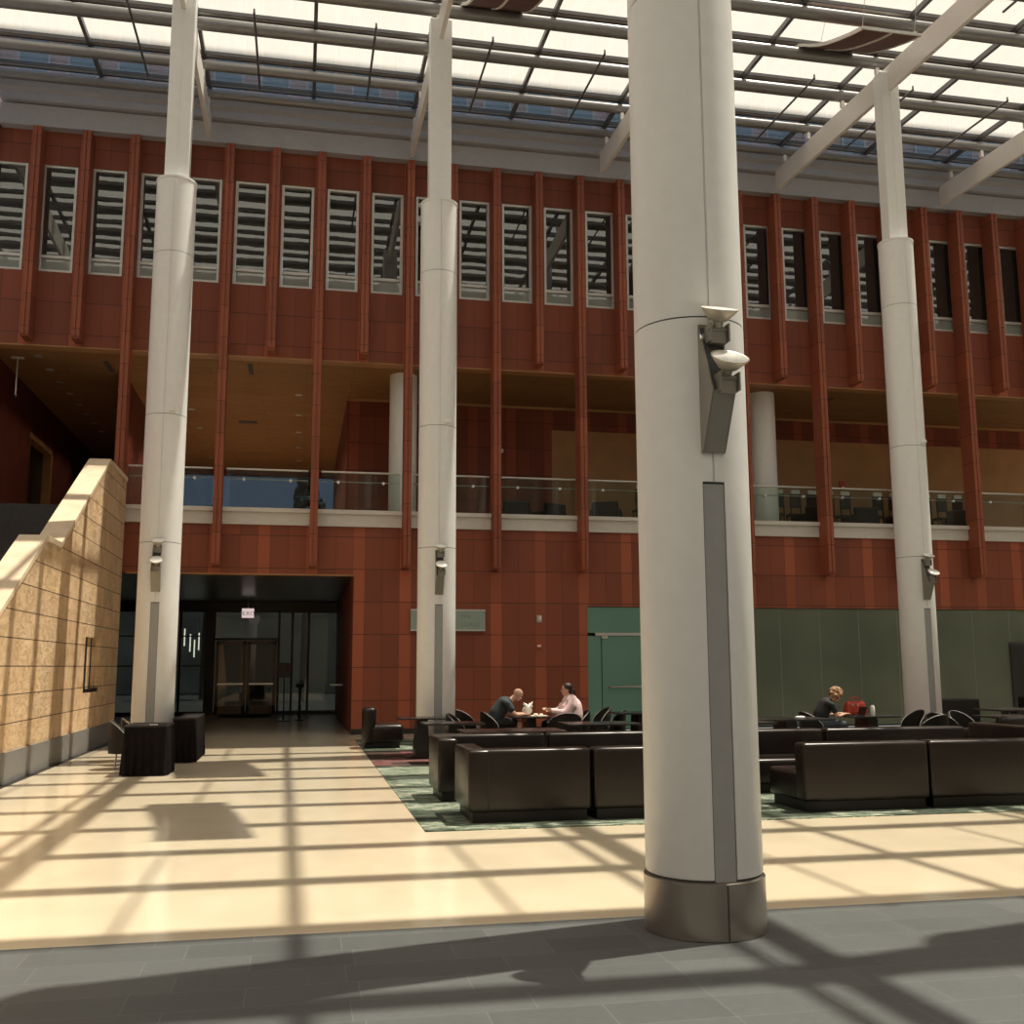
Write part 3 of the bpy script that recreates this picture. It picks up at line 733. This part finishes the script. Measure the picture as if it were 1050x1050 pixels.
# gallery furniture: seats and hanging slat rows behind the balustrade
for i, (x, y) in enumerate(((5.6, 27.3), (6.6, 27.6), (8.1, 27.0), (9.6, 26.8), (15.5, 26.7), (17.0, 26.9), (18.6, 26.7), (14.0, 26.8))):
    t = thing('gallery_armchair', 'low black armchair behind the gallery glass, %s from the left' % ORD[i], 'armchair', (x, y, 5.2), (0, .5, -.4, .2)[i % 4], 'gallery armchairs')
    MB().box(-.36, .36, -.34, .34, .06, .42, .05).build('seat', M['chair'], t); MB().box(-.36, .36, -.38, -.22, .2, .78, .05).build('backrest', M['chair'], t)
    for s in (-1, 1): MB().box(s*.36-.06, s*.36+.06, -.34, .34, .08, .58, .04).build('arm', M['chair'], t)
for i in range(20):
    x = 9.9+.53*i if i > 0 else 9.4
    if 15.9 < x < 16.3: continue
    t = thing('bar_stool', 'tall dark gallery stool with pale top edge, %s along the tan wall' % ORD[i], 'stool', (x, 27.9, 5.2), 0, 'stools along the tan gallery wall')
    MB().box(-.17, .17, -.03, .03, .95, 1.36, .01).build('backrest', M['darkmetal'], t); MB().box(-.13, .13, -.04, .04, 1.36, 1.48).build('top_edge', M['paper'], t)
    MB().box(-.18, .18, -.03, .3, .72, .78, .01).build('seat', M['chair'], t)
    for sx in (-.15, .15):
        MB().box(sx-.015, sx+.015, -.03, .0, 0, 1.0).build('leg', M['darkmetal'], t); MB().box(sx-.015, sx+.015, .25, .28, 0, .72).build('leg', M['darkmetal'], t)

# ---------------------------------------------------------------- sofas
def sofa(x, y, w, rz, lab, arm=None, depth=.92, group='dark leather sofas'):
    t = thing('sofa', lab, 'sofa', (x, y, .008), rz, group)
    MB().box(.04, w-.04, .05, depth-.06, 0, .12).build('plinth', M['chair'], t)
    MB().box(0.0, w, .16, depth, .11, .42, .045, 3).build('seat', M['leather'], t, True)
    MB().box(0.0, w, 0, .24, .11, .74, .04, 4).build('backrest', M['leather'], t, True)
    if arm == 'L': MB().box(-.012, .22, -.006, depth+.006, .11, .735, .035, 3).build('arm', M['leather'], t, True)
    if arm == 'R': MB().box(w-.22, w+.012, -.006, depth+.006, .11, .735, .035, 3).build('arm', M['leather'], t, True)
    return t
sofa(1.74, 10.80, 1.29, 0, 'front left leather sofa section with a full end arm, back to the camera', 'L', .98)
sofa(3.06, 10.80, 1.35, 0, 'front leather sofa section running behind the big column, back to the camera')
sofa(5.45, 10.82, 1.52, 0, 'front right leather sofa section with its seat showing at the left end')
sofa(7.0, 10.84, 1.75, 0, 'front leather sofa section at the right edge, back to the camera')
sofa(3.12, 13.5, 1.46, PI, 'second row leather sofa section with a left end arm, facing the camera', 'R')
sofa(4.62, 13.5, 1.46, PI, 'second row leather sofa section just left of the big column, facing the camera')
sofa(6.95, 13.45, 2.0, PI, 'second row leather sofa section just right of the big column, facing the camera')
sofa(9.1, 13.45, 2.1, PI, 'second row leather sofa section in front of the reader, facing the camera')
# end block leaning against the left of the second row
sofa(10.05, 12.6, 1.6, PI/2, 'leather sofa section turning the corner at the right end of the second row')
t = thing('slipper_chair', 'lone armless black leather slipper chair at the carpet corner by the red wall', 'chair', (1.27, 21.0, .008), 0)
MB().box(.02, .72, .03, .62, 0, .1, .01).build('plinth', M['chair'], t)
MB().box(.1, .80, 0, .66, .08, .46, .09, 4).build('seat', M['leather'], t, True)
MB().box(0, .26, 0, .66, .06, .79, .08, 4).build('backrest', M['leather'], t, True)

# ---------------------------------------------------------------- tables
def slab_table(x, y, wx, wy, h, lab, rz=0):
    t = thing('slab_table', lab, 'table', (x, y, .008), rz, 'black slab tables')
    MB().box(-wx/2, wx/2, -wy/2, wy/2, h-.03, h, .006).build('tabletop', M['blacktop'], t)
    MB().poly([(-.14, -wy*.3, 0), (.14, -wy*.3, 0), (.09, -wy*.3, h-.03), (-.09, -wy*.3, h-.03)], (0, wy*.6, 0)).build('pedestal', M['blacktop'], t)
    MB().box(-.26, .26, -wy*.36, wy*.36, 0, .02).build('foot_plate', M['chair'], t)
slab_table(2.55, 17.65, 1.0, .75, .66, 'black slab table nearest the second column, behind the sofa arm')
slab_table(2.15, 18.72, .85, .62, .70, 'black slab table right in front of the second column')
slab_table(4.33, 19.8, .70, .74, .645, 'small black table between the man and the woman')
slab_table(5.0, 17.3, 1.25, .8, .64, 'low black table behind the sofa in front of the woman')
slab_table(3.1, 15.4, 1.5, .8, .66, 'black table just behind the second row sofa, left part')
slab_table(6.35, 19.2, 1.0, .8, .72, 'black table beside the green glass door')
slab_table(10.35, 18.0, .95, .8, .665, 'black table where the reader sits with a red bag')
slab_table(7.95, 16.4, 1.3, .8, .72, 'low black table between the big column and the reader')
slab_table(6.75, 15.4, .8, .8, .73, 'black table right beside the big column')
slab_table(11.95, 16.1, .9, .8, .72, 'black table among the tub chairs at the far right column')
slab_table(13.6, 18.2, 1.2, .8, .74, 'black table near the louvre panel at the right')

# ---------------------------------------------------------------- tub chairs
def tub_chair(x, y, rz, lab):
    t = thing('tub_chair', lab, 'chair', (x, y, .008), rz, 'black tub chairs')
    n = 22; R0 = .31; th = .035
    def top(a): return .40+.40*max(0, math.cos(a*.5*PI/1.5))**.5
    rings = []
    for i in range(n+1):
        a = -1.5+3.0*i/n; zt_ = top(a); d = Vector((-math.cos(a), math.sin(a), 0))
        lo, hi = d*R0, d*(R0+.03*(zt_-.4))
        rings.append([lo+Vector((0, 0, .26)), lo+d*th+Vector((0, 0, .26)), hi+d*th+Vector((0, 0, zt_)), hi+Vector((0, 0, zt_))])
    MB().loft(rings).build('backrest', M['chair'], t, True)
    pts = []
    for i in range(n+1):
        a = -1.5+3.0*i/n; zt_ = top(a); d = Vector((-math.cos(a), math.sin(a), 0)); pts.append(d*(R0+.02)+Vector((0, 0, zt_+.006)))
    MB().path(pts, .0095, 6).build('rim', M['chrome'], t, True)
    MB().lathe([(.05, .34), (.27, .34), (.30, .37), (.30, .42), (.26, .455), (.02, .465)], n=26).build('seat', M['chair'], t, True)
    MB().lathe([(.285, .315), (.305, .315), (.305, .34), (.285, .34)], n=26).build('seat_ring', M['chrome'], t, True)
    for sx in (-.2, .2):
        for sy in (-.2, .2): MB().tube((sx, sy, .34), (sx*1.15, sy*1.15, 0), .014, n=8).build('leg', M['chrome'], t)
    t.scale = (.95, .95, .93)
    return t
CH = [(3.3, 20.75, .5, 'tub chair left of the bald man, by the red wall'), (2.95, 18.9, -.3, 'tub chair between the second column and the bald man'),
      (3.72, 19.75, 0, 'tub chair the bald man sits on'), (4.78, 18.85, 1.6, 'tub chair with its back to the sofas in front of the small table'),
      (5.22, 19.85, PI, 'tub chair the woman in pink sits on'), (5.95, 20.9, PI, 'tub chair behind the woman, nearer the green door'),
      (5.95, 19.9, PI-.4, 'tub chair just right of the woman in pink'), (9.35, 17.95, .0, 'tub chair the blond reader sits on'),
      (11.2, 18.0, PI, 'tub chair facing the reader across the table'), (10.65, 16.5, 1.9, 'tub chair left of the far right column foot'),
      (11.35, 17.0, .3, 'tub chair directly in front of the far right column'), (11.95, 17.25, -1.2, 'tub chair just right of the far right column'),
      (11.95, 15.3, 1.3, 'tub chair with a bright curved rim behind the front sofa at the right'), (12.85, 15.9, PI, 'tub chair at the right end of the far tables'),
      (13.6, 17.1, 1.2, 'tub chair near the right edge below the louvre'), (14.45, 18.4, PI, 'tub chair side-on at the far right table')]
for x, y, rz, lab in CH: tub_chair(x, y, rz, 'black ' + lab)
t = thing('lounge_armchair', 'boxy dark armchair high-backed at the right edge behind the sofas', 'armchair', (10.85, 14.85, .008), 1.9)
MB().box(-.4, .4, -.4, .4, .05, .42, .06, 3).build('seat', M['leather'], t, True); MB().box(-.42, -.22, -.42, .42, .08, .80, .07, 3).build('backrest', M['leather'], t, True)
for s in (-1, 1): MB().box(-.4, .4, s*.4-.09, s*.4+.09, .08, .6, .06, 3).build('arm', M['leather'], t, True)
t = thing('lounge_armchair', 'tall boxy black seat against the frosted wall at the right edge', 'armchair', (16.6, 21.6, .008), PI*1.1)
MB().box(-.4, .4, -.5, .5, .05, .44, .05, 3).build('seat', M['chair'], t, True); MB().box(-.44, -.22, -.5, .5, .06, .84, .05, 3).build('backrest', M['chair'], t, True)
t = thing('lounge_armchair', 'boxy black seat behind the far right column, against the frosted wall', 'armchair', (15.2, 22.6, .008), PI*.5)
MB().box(-.4, .4, -.5, .5, .05, .44, .05, 3).build('seat', M['chair'], t, True); MB().box(-.44, -.22, -.5, .5, .06, .8, .05, 3).build('backrest', M['chair'], t, True)

# bar-height chairs at the left, partly behind the skirted table
for i, (x, y) in enumerate(((-2.62, 17.93), (-2.55, 18.66))):
    tub_chair(x, y, .15, 'black tub chair with a bright rim left of the skirted table, %s of two' % ('front' if i == 0 else 'rear'))['group'] = 'tub chairs by the skirted tables'

# skirted tables
def skirted(x0, x1, y0, y1, h, lab):
    t = thing('skirted_table', lab, 'table', ((x0+x1)/2, (y0+y1)/2, 0), 0, 'skirted black tables')
    wx, wy = (x1-x0)/2, (y1-y0)/2
    per = []; N = 220; L = 4*(wx+wy)
    for i in range(N):
        s = i/N*L
        if s < 2*wx: p, nn = (-wx+s, -wy), (0, -1)
        elif s < 2*wx+2*wy: p, nn = (wx, -wy+s-2*wx), (1, 0)
        elif s < 4*wx+2*wy: p, nn = (wx-(s-2*wx-2*wy), wy), (0, 1)
        else: p, nn = (-wx, wy-(s-4*wx-2*wy)), (-1, 0)
        per.append((p, nn, s))
    rings = []
    for z, amp, fl in ((h-.01, .002, 0), (h-.06, .006, .004), (h*.6, .016, .016), (h*.25, .022, .026), (.012, .026, .034)):
        rings.append([(p[0]+nn[0]*(fl+amp*math.sin(s*2*PI/.115+1.5*math.sin(s*5))), p[1]+nn[1]*(fl+amp*math.sin(s*2*PI/.115+1.5*math.sin(s*5))), z) for p, nn, s in per])
    MB().loft(rings, cap=False).build('skirt', M['cloth'], t, True)
    MB().box(-wx-.01, wx+.01, -wy-.01, wy+.01, h-.03, h, .008).build('tabletop', M['clothtop'], t)
    for sx in (-1, 1):
        for sy in (-1, 1): MB().box(sx*(wx-.08)-.02, sx*(wx-.08)+.02, sy*(wy-.08)-.02, sy*(wy-.08)+.02, 0, h-.03).build('leg', M['darkmetal'], t)
skirted(-2.52, -1.92, 16.62, 17.5, .74, 'table under a pleated black skirt in front of the left white column')
skirted(-2.06, -1.72, 18.7, 20.6, .74, 'second table under a pleated black skirt, right behind the front skirted one')
t = thing('name_card', 'small pale card lying on the front skirted table', 'card', (-2.12, 16.72, .7405), .2)
MB().box(-.06, .06, -.04, .04, 0, .012).build('card', M['paper'], t)

# ---------------------------------------------------------------- people
def merge_body(b, name, mat, parent=None, voxel=.011, smooth_it=6):
    me = b.mesh('tmpbody'); o = bpy.data.objects.new('tmpbody', me); COL.objects.link(o)
    md = o.modifiers.new('r', 'REMESH'); md.mode = 'VOXEL'; md.voxel_size = voxel; md.use_smooth_shade = True
    ms = o.modifiers.new('s', 'SMOOTH'); ms.factor = .5; ms.iterations = smooth_it
    bpy.context.view_layer.update()
    m2 = bpy.data.meshes.new_from_object(o.evaluated_get(bpy.context.evaluated_depsgraph_get()))
    bpy.data.objects.remove(o); bpy.data.meshes.remove(me)
    m2.name = name; m2.materials.clear(); m2.materials.append(mat)
    m2.polygons.foreach_set('use_smooth', [True]*len(m2.polygons))
    q = bpy.data.objects.new(name, m2); COL.objects.link(q)
    if parent: q.parent = parent
    return q
def hand(b, wrist, direc, upv, size=1.0, curl=.35):
    d = Vector(direc).normalized(); u = Vector(upv); u = (u-d*u.dot(d)).normalized(); sdv = d.cross(u); w = Vector(wrist)
    k = size
    for j in range(4):                                          # palm
        o = sdv*((j-1.5)*.021*k)
        a = w+o*.6; c = w+d*.085*k+o
        b.limb([(*a, .016*k), (*c, .0125*k)], 8)
        L = (.062, .074, .078, .066)[3-j]*k
        m = c+(d*math.cos(curl)-u*math.sin(curl))*L*.5; e = m+(d*math.cos(curl*2.2)-u*math.sin(curl*2.2))*L*.5
        b.limb([(*c, .0105*k), (*m, .0095*k), (*e, .008*k)], 8)
    a = w+d*.02*k-sdv*.025*k; m = a+(d*.6-sdv*.8).normalized()*.045*k; e = m+(d*.9-sdv*.2-u*.2).normalized()*.035*k
    b.limb([(*a, .014*k), (*m, .011*k), (*e, .009*k)], 8)
def head_on(b, c, pitch, s=1.0, yaw=0):
    """skull, jaw, nose, brow, ears; local face direction +X"""
    Mh = Matrix.Translation(Vector(c)) @ Matrix.Rotation(yaw, 4, 'Z') @ Matrix.Rotation(pitch, 4, 'Y')
    def P(x, y, z): return Mh @ Vector((x*s, y*s, z*s))
    R3 = Mh.to_3x3().to_4x4()
    b.ball(P(-.012, 0, .03), .1*s, (1.0, .78, .92), 18, R3); b.ball(P(.03, 0, -.03), .08*s, (.78, .78, 1.05), 16, R3)
    b.ball(P(.062, 0, -.085), .034*s, (.9, 1.1, .7), 12, R3)
    b.limb([(*P(.085, 0, .015), .010*s), (*P(.108, 0, -.022), .015*s)], 8)
    for sy in (-1, 1):
        b.ball(P(-.005, sy*.077, -.005), .026*s, (.7, .35, 1.15), 10, R3); b.ball(P(.075, sy*.033, .03), .017*s, (.6, 1.4, .5), 8, R3)
    b.ball(P(.086, 0, -.052), .016*s, (.6, 1.5, .6), 8, R3)
    return P, R3
def face_parts(P, R3, body, s=1.0):
    for sy in (-1, 1): MB().ball(P(.083, sy*.032, .006), .011*s, n=10).build('eye', M['eye'], body, True)
    MB().ball(P(.094, 0, -.053), .011*s, (.5, 1.9, .5), 10, R3).build('mouth', M['lips'], body, True)

# bald man leaning over the table (local: faces +X)
man = thing('person', 'bald man in charcoal tee and black shorts leaning over the small table', 'person', (3.66, 19.78, .008), 0)
b = MB()
b.limb([(0, 0, .58, .15), (.06, 0, .76, .15), (.20, 0, .95, .14), (.27, 0, 1.0, .09), (.35, 0, 1.04, .055), (.42, 0, 1.10, .052)])
P, R3 = head_on(b, (.49, 0, 1.14), R_(38), 1.02)
for sy in (-1, 1):
    b.limb([(.2, sy*.12, .98, .07), (.25, sy*.19, .95, .062), (.36, sy*.26, .76, .048), (.40, sy*.25, .735, .043), (.60, sy*.10, .745, .032)])
    hand(b, (.60, sy*.10, .742), (1, -sy*.25, 0), (0, 0, 1), 1.0, .35)
    b.limb([(.02, sy*.09, .55, .095), (.26, sy*.12, .575, .082), (.50, sy*.14, .56, .062), (.49, sy*.14, .46, .058), (.44, sy*.14, .30, .055), (.43, sy*.14, .10, .036), (.44, sy*.14, .05, .04), (.56, sy*.15, .035, .034)])
body = merge_body(b, 'body', M['skin'], man)
face_parts(P, R3, body, 1.02)
b = MB()
b.limb([(-.01, 0, .60, .165), (.055, 0, .76, .167), (.19, 0, .95, .158), (.25, 0, .995, .115), (.30, 0, 1.01, .08)])
for sy in (-1, 1): b.limb([(.19, sy*.12, .985, .088), (.25, sy*.195, .955, .08), (.31, sy*.235, .85, .074)])
merge_body(b, 'tee_shirt', M['tee'], man)
b = MB()
b.limb([(0, 0, .55, .158), (.02, 0, .62, .155)])
for sy in (-1, 1): b.limb([(.02, sy*.09, .555, .112), (.24, sy*.12, .58, .102), (.38, sy*.13, .575, .096)])
merge_body(b, 'shorts', M['shorts'], man)
for sy in (-1, 1):
    MB().limb([(.43, sy*.14, .06, .047), (.57, sy*.15, .045, .04)]).build('shoe', M['shoe'], man, True)

# woman in the pale pink top (local: faces +X, turned round)
wom = thing('person', 'dark-haired woman in a pale pink long-sleeved top facing the bald man', 'person', (5.16, 19.85, .008), PI)
b = MB()
b.limb([(0, 0, .60, .20), (0, 0, .80, .20), (.02, 0, .96, .15), (.03, 0, 1.04, .075), (.05, 0, 1.11, .058), (.06, 0, 1.16, .055)])
P, R3 = head_on(b, (.075, 0, 1.235), R_(4), 1.04)
b.ball((.07, 0, 1.12), .07, (.9, .9, .7))
for sy in (-1, 1):
    b.limb([(.02, sy*.18, .98, .085), (.04, sy*.26, .90, .08), (.18, sy*.30, .77, .065), (.24, sy*.28, .76, .058), (.42, sy*.12, .80, .035)])
    hand(b, (.42, sy*.12, .80), (.8, -sy*.2, .35), (0, -sy*.6, .6), 1.0, .35)
    b.limb([(.0, sy*.12, .56, .13), (.28, sy*.15, .57, .11), (.48, sy*.15, .53, .075), (.48, sy*.15, .28, .065), (.47, sy*.15, .09, .042), (.57, sy*.15, .035, .036)])
body = merge_body(b, 'body', M['skin'], wom)
face_parts(P, R3, body, 1.04)
b = MB()
b.limb([(-.02, 0, .56, .235), (-.02, 0, .72, .25), (-.02, 0, .86, .235), (.0, 0, .97, .175), (.02, 0, 1.05, .10)])
b.ball((.12, 0, .86), .17, (.8, 1.1, .8)); b.ball((.13, 0, .68), .20, (.8, 1.15, .8))
for sy in (-1, 1): b.limb([(.0, sy*.17, .985, .108), (.03, sy*.265, .90, .105), (.17, sy*.30, .77, .088), (.25, sy*.28, .765, .08), (.39, sy*.14, .80, .048)])
merge_body(b, 'pink_top', M['pink'], wom)
b = MB()
for sy in (-1, 1): b.limb([(.0, sy*.12, .55, .145), (.28, sy*.15, .56, .125), (.49, sy*.15, .52, .09), (.49, sy*.15, .28, .085), (.48, sy*.15, .12, .075)])
merge_body(b, 'trousers', M['shorts'], wom)
b = MB()
b.ball(P(-.03, 0, .045), .108, (1.0, .9, .92), 18, R3); b.ball(P(-.075, 0, -.03), .075, (.8, 1.1, 1.1), 14, R3)
b.ball(P(-.135, 0, -.03), .045, (1.1, .9, .9), 12, R3); b.limb([(*P(-.16, 0, -.05), .03), (*P(-.18, 0, -.13), .014)])
merge_body(b, 'hair', M['hair_dark'], wom, .012, 3)
for sy in (-1, 1): MB().limb([(.47, sy*.15, .06, .046), (.6, sy*.15, .045, .04)]).build('shoe', M['shorts'], wom, True)

# reader with curly blond hair (faces +X)
rd = thing('person', 'curly blond reader in black tee and jeans bent over the table', 'person', (9.38, 17.95, .008), 0)
b = MB()
b.limb([(0, 0, .58, .14), (.05, 0, .76, .135), (.15, 0, .94, .13), (.21, 0, 1.0, .08), (.27, 0, 1.05, .05), (.32, 0, 1.09, .048)])
P, R3 = head_on(b, (.385, 0, 1.13), R_(30), .97)
for sy in (-1, 1):
    b.limb([(.15, sy*.11, .96, .06), (.20, sy*.17, .93, .052), (.27, sy*.22, .74, .04), (.32, sy*.21, .725, .036), (.52, sy*.08, .765, .027)])
    hand(b, (.52, sy*.08, .765), (1, -sy*.1, .05), (0, 0, 1), .92, .35)
    b.limb([(.02, sy*.09, .55, .095), (.26, sy*.11, .57, .08), (.46, sy*.12, .55, .06), (.46, sy*.12, .3, .055), (.44, sy*.12, .09, .036), (.55, sy*.12, .035, .032)])
body = merge_body(b, 'body', M['skin'], rd)
face_parts(P, R3, body, .97)
b = MB()
b.limb([(-.01, 0, .58, .155), (.045, 0, .76, .152), (.145, 0, .94, .146), (.20, 0, .995, .10), (.235, 0, 1.02, .07)])
for sy in (-1, 1): b.limb([(.14, sy*.11, .965, .075), (.20, sy*.175, .935, .068), (.235, sy*.2, .83, .062)])
merge_body(b, 'tee_shirt', M['blacktee'], rd)
b = MB()
b.limb([(0, 0, .55, .15), (.02, 0, .62, .145)])
for sy in (-1, 1): b.limb([(.02, sy*.09, .555, .108), (.26, sy*.11, .575, .094), (.47, sy*.12, .55, .075), (.47, sy*.12, .3, .07), (.45, sy*.12, .12, .058)])
merge_body(b, 'jeans', M['jeans'], rd)
b = MB(); rn = random.Random(3)
b.ball(P(-.03, 0, .05), .112, (1.0, .92, .9), 18, R3)
for i in range(80):
    a = rn.uniform(0, 2*PI); el = rn.uniform(-1.05, 1.3)
    x, y, z = math.cos(el)*math.cos(a), math.cos(el)*math.sin(a), math.sin(el)
    if x > .5 and z < .5 and abs(y) < .75: continue
    b.ball(P(-.025+x*.118, y*.118, .03+z*.118), rn.uniform(.022, .042), n=8)
merge_body(b, 'hair', M['hair_blond'], rd, .009, 1)
for sy in (-1, 1): MB().limb([(.44, sy*.12, .06, .044), (.58, sy*.12, .045, .038)]).build('shoe', M['shorts'], rd, True)

for q in (man, wom, rd): q.scale = (.93, .93, .92)
# things on the tables
b = MB(); rn = random.Random(5)
b.ball((0, 0, .09), .09, (1.1, .9, 1.0), 16)
for i in range(9): b.limb([(rn.uniform(-.06, .06), rn.uniform(-.05, .05), .12, .035), (rn.uniform(-.13, .13), rn.uniform(-.1, .1), rn.uniform(.16, .26), .012)], 8)
bag = merge_body(b, 'paper_bag', M['paper'], None, .012, 1); bag.location = (4.33, 19.95, .654)
tag(bag, 'crumpled white paper bag on the small table in front of the bald man', 'bag')
t = thing('food_tray', 'paper lined food tray beside the white bag on the small table', 'tray', (4.5, 19.72, .654), 0)
MB().box(-.16, .16, -.11, .11, 0, .012, .004).build('tray', M['food'], t); MB().ball((-.05, .0, .03), .035, (1.4, 1, .6)).build('food', M['food'], t); MB().ball((.06, .02, .028), .03, (1.3, 1.2, .6)).build('food', M['paper'], t)
t = thing('handbag', 'red handbag standing on the table in front of the reader', 'bag', (10.22, 18.15, .674), .1)
b = MB(); b.loft([[(sx*wx, sy*wy, z) for sx, sy in ((-1, -1), (1, -1), (1, 1), (-1, 1))] for z, wx, wy in ((0, .20, .075), (.05, .21, .08), (.2, .19, .05), (.25, .175, .03))])
b.build('bag_body', M['redbag'], t)
for sy in (-.03, .03): MB().path([(.09*math.cos(a), sy, .24+.09*math.sin(a)) for a in [PI*i/10 for i in range(11)]], .008, 6).build('strap', M['redbag'], t, True)
for sx in (-.09, .02): MB().box(sx-.012, sx+.012, -.075, -.06, .17, .2).build('buckle', M['alu'], t)
t = thing('water_bottle', 'white plastic bottle beside the red handbag', 'bottle', (10.40, 17.84, .674), 0)
MB().lathe([(.038, 0), (.04, .01), (.04, .16), (.018, .19)], n=18).build('bottle', M['bottle'], t, True); MB().lathe([(.02, .19), (.02, .22)], n=14).build('cap', M['groove'], t)
t = thing('laptop', 'small dark open tablet lying before the reader', 'tablet', (10.10, 17.9, .674), 0)
MB().box(-.09, .09, -.13, .13, 0, .012).build('base', M['chair'], t); MB().poly([(.09, -.13, .012), (.09, .13, .012), (.15, .13, .16), (.15, -.13, .16)], (.008, 0, 0)).build('screen', M['chair'], t)
t = thing('napkin', 'crumpled white napkin on the low table left of the reader', 'napkin', (8.2, 16.35, .729), 0)
MB().ball((0, 0, .015), .07, (1.3, .8, .25), 10).build('napkin', M['paper'], t, True)
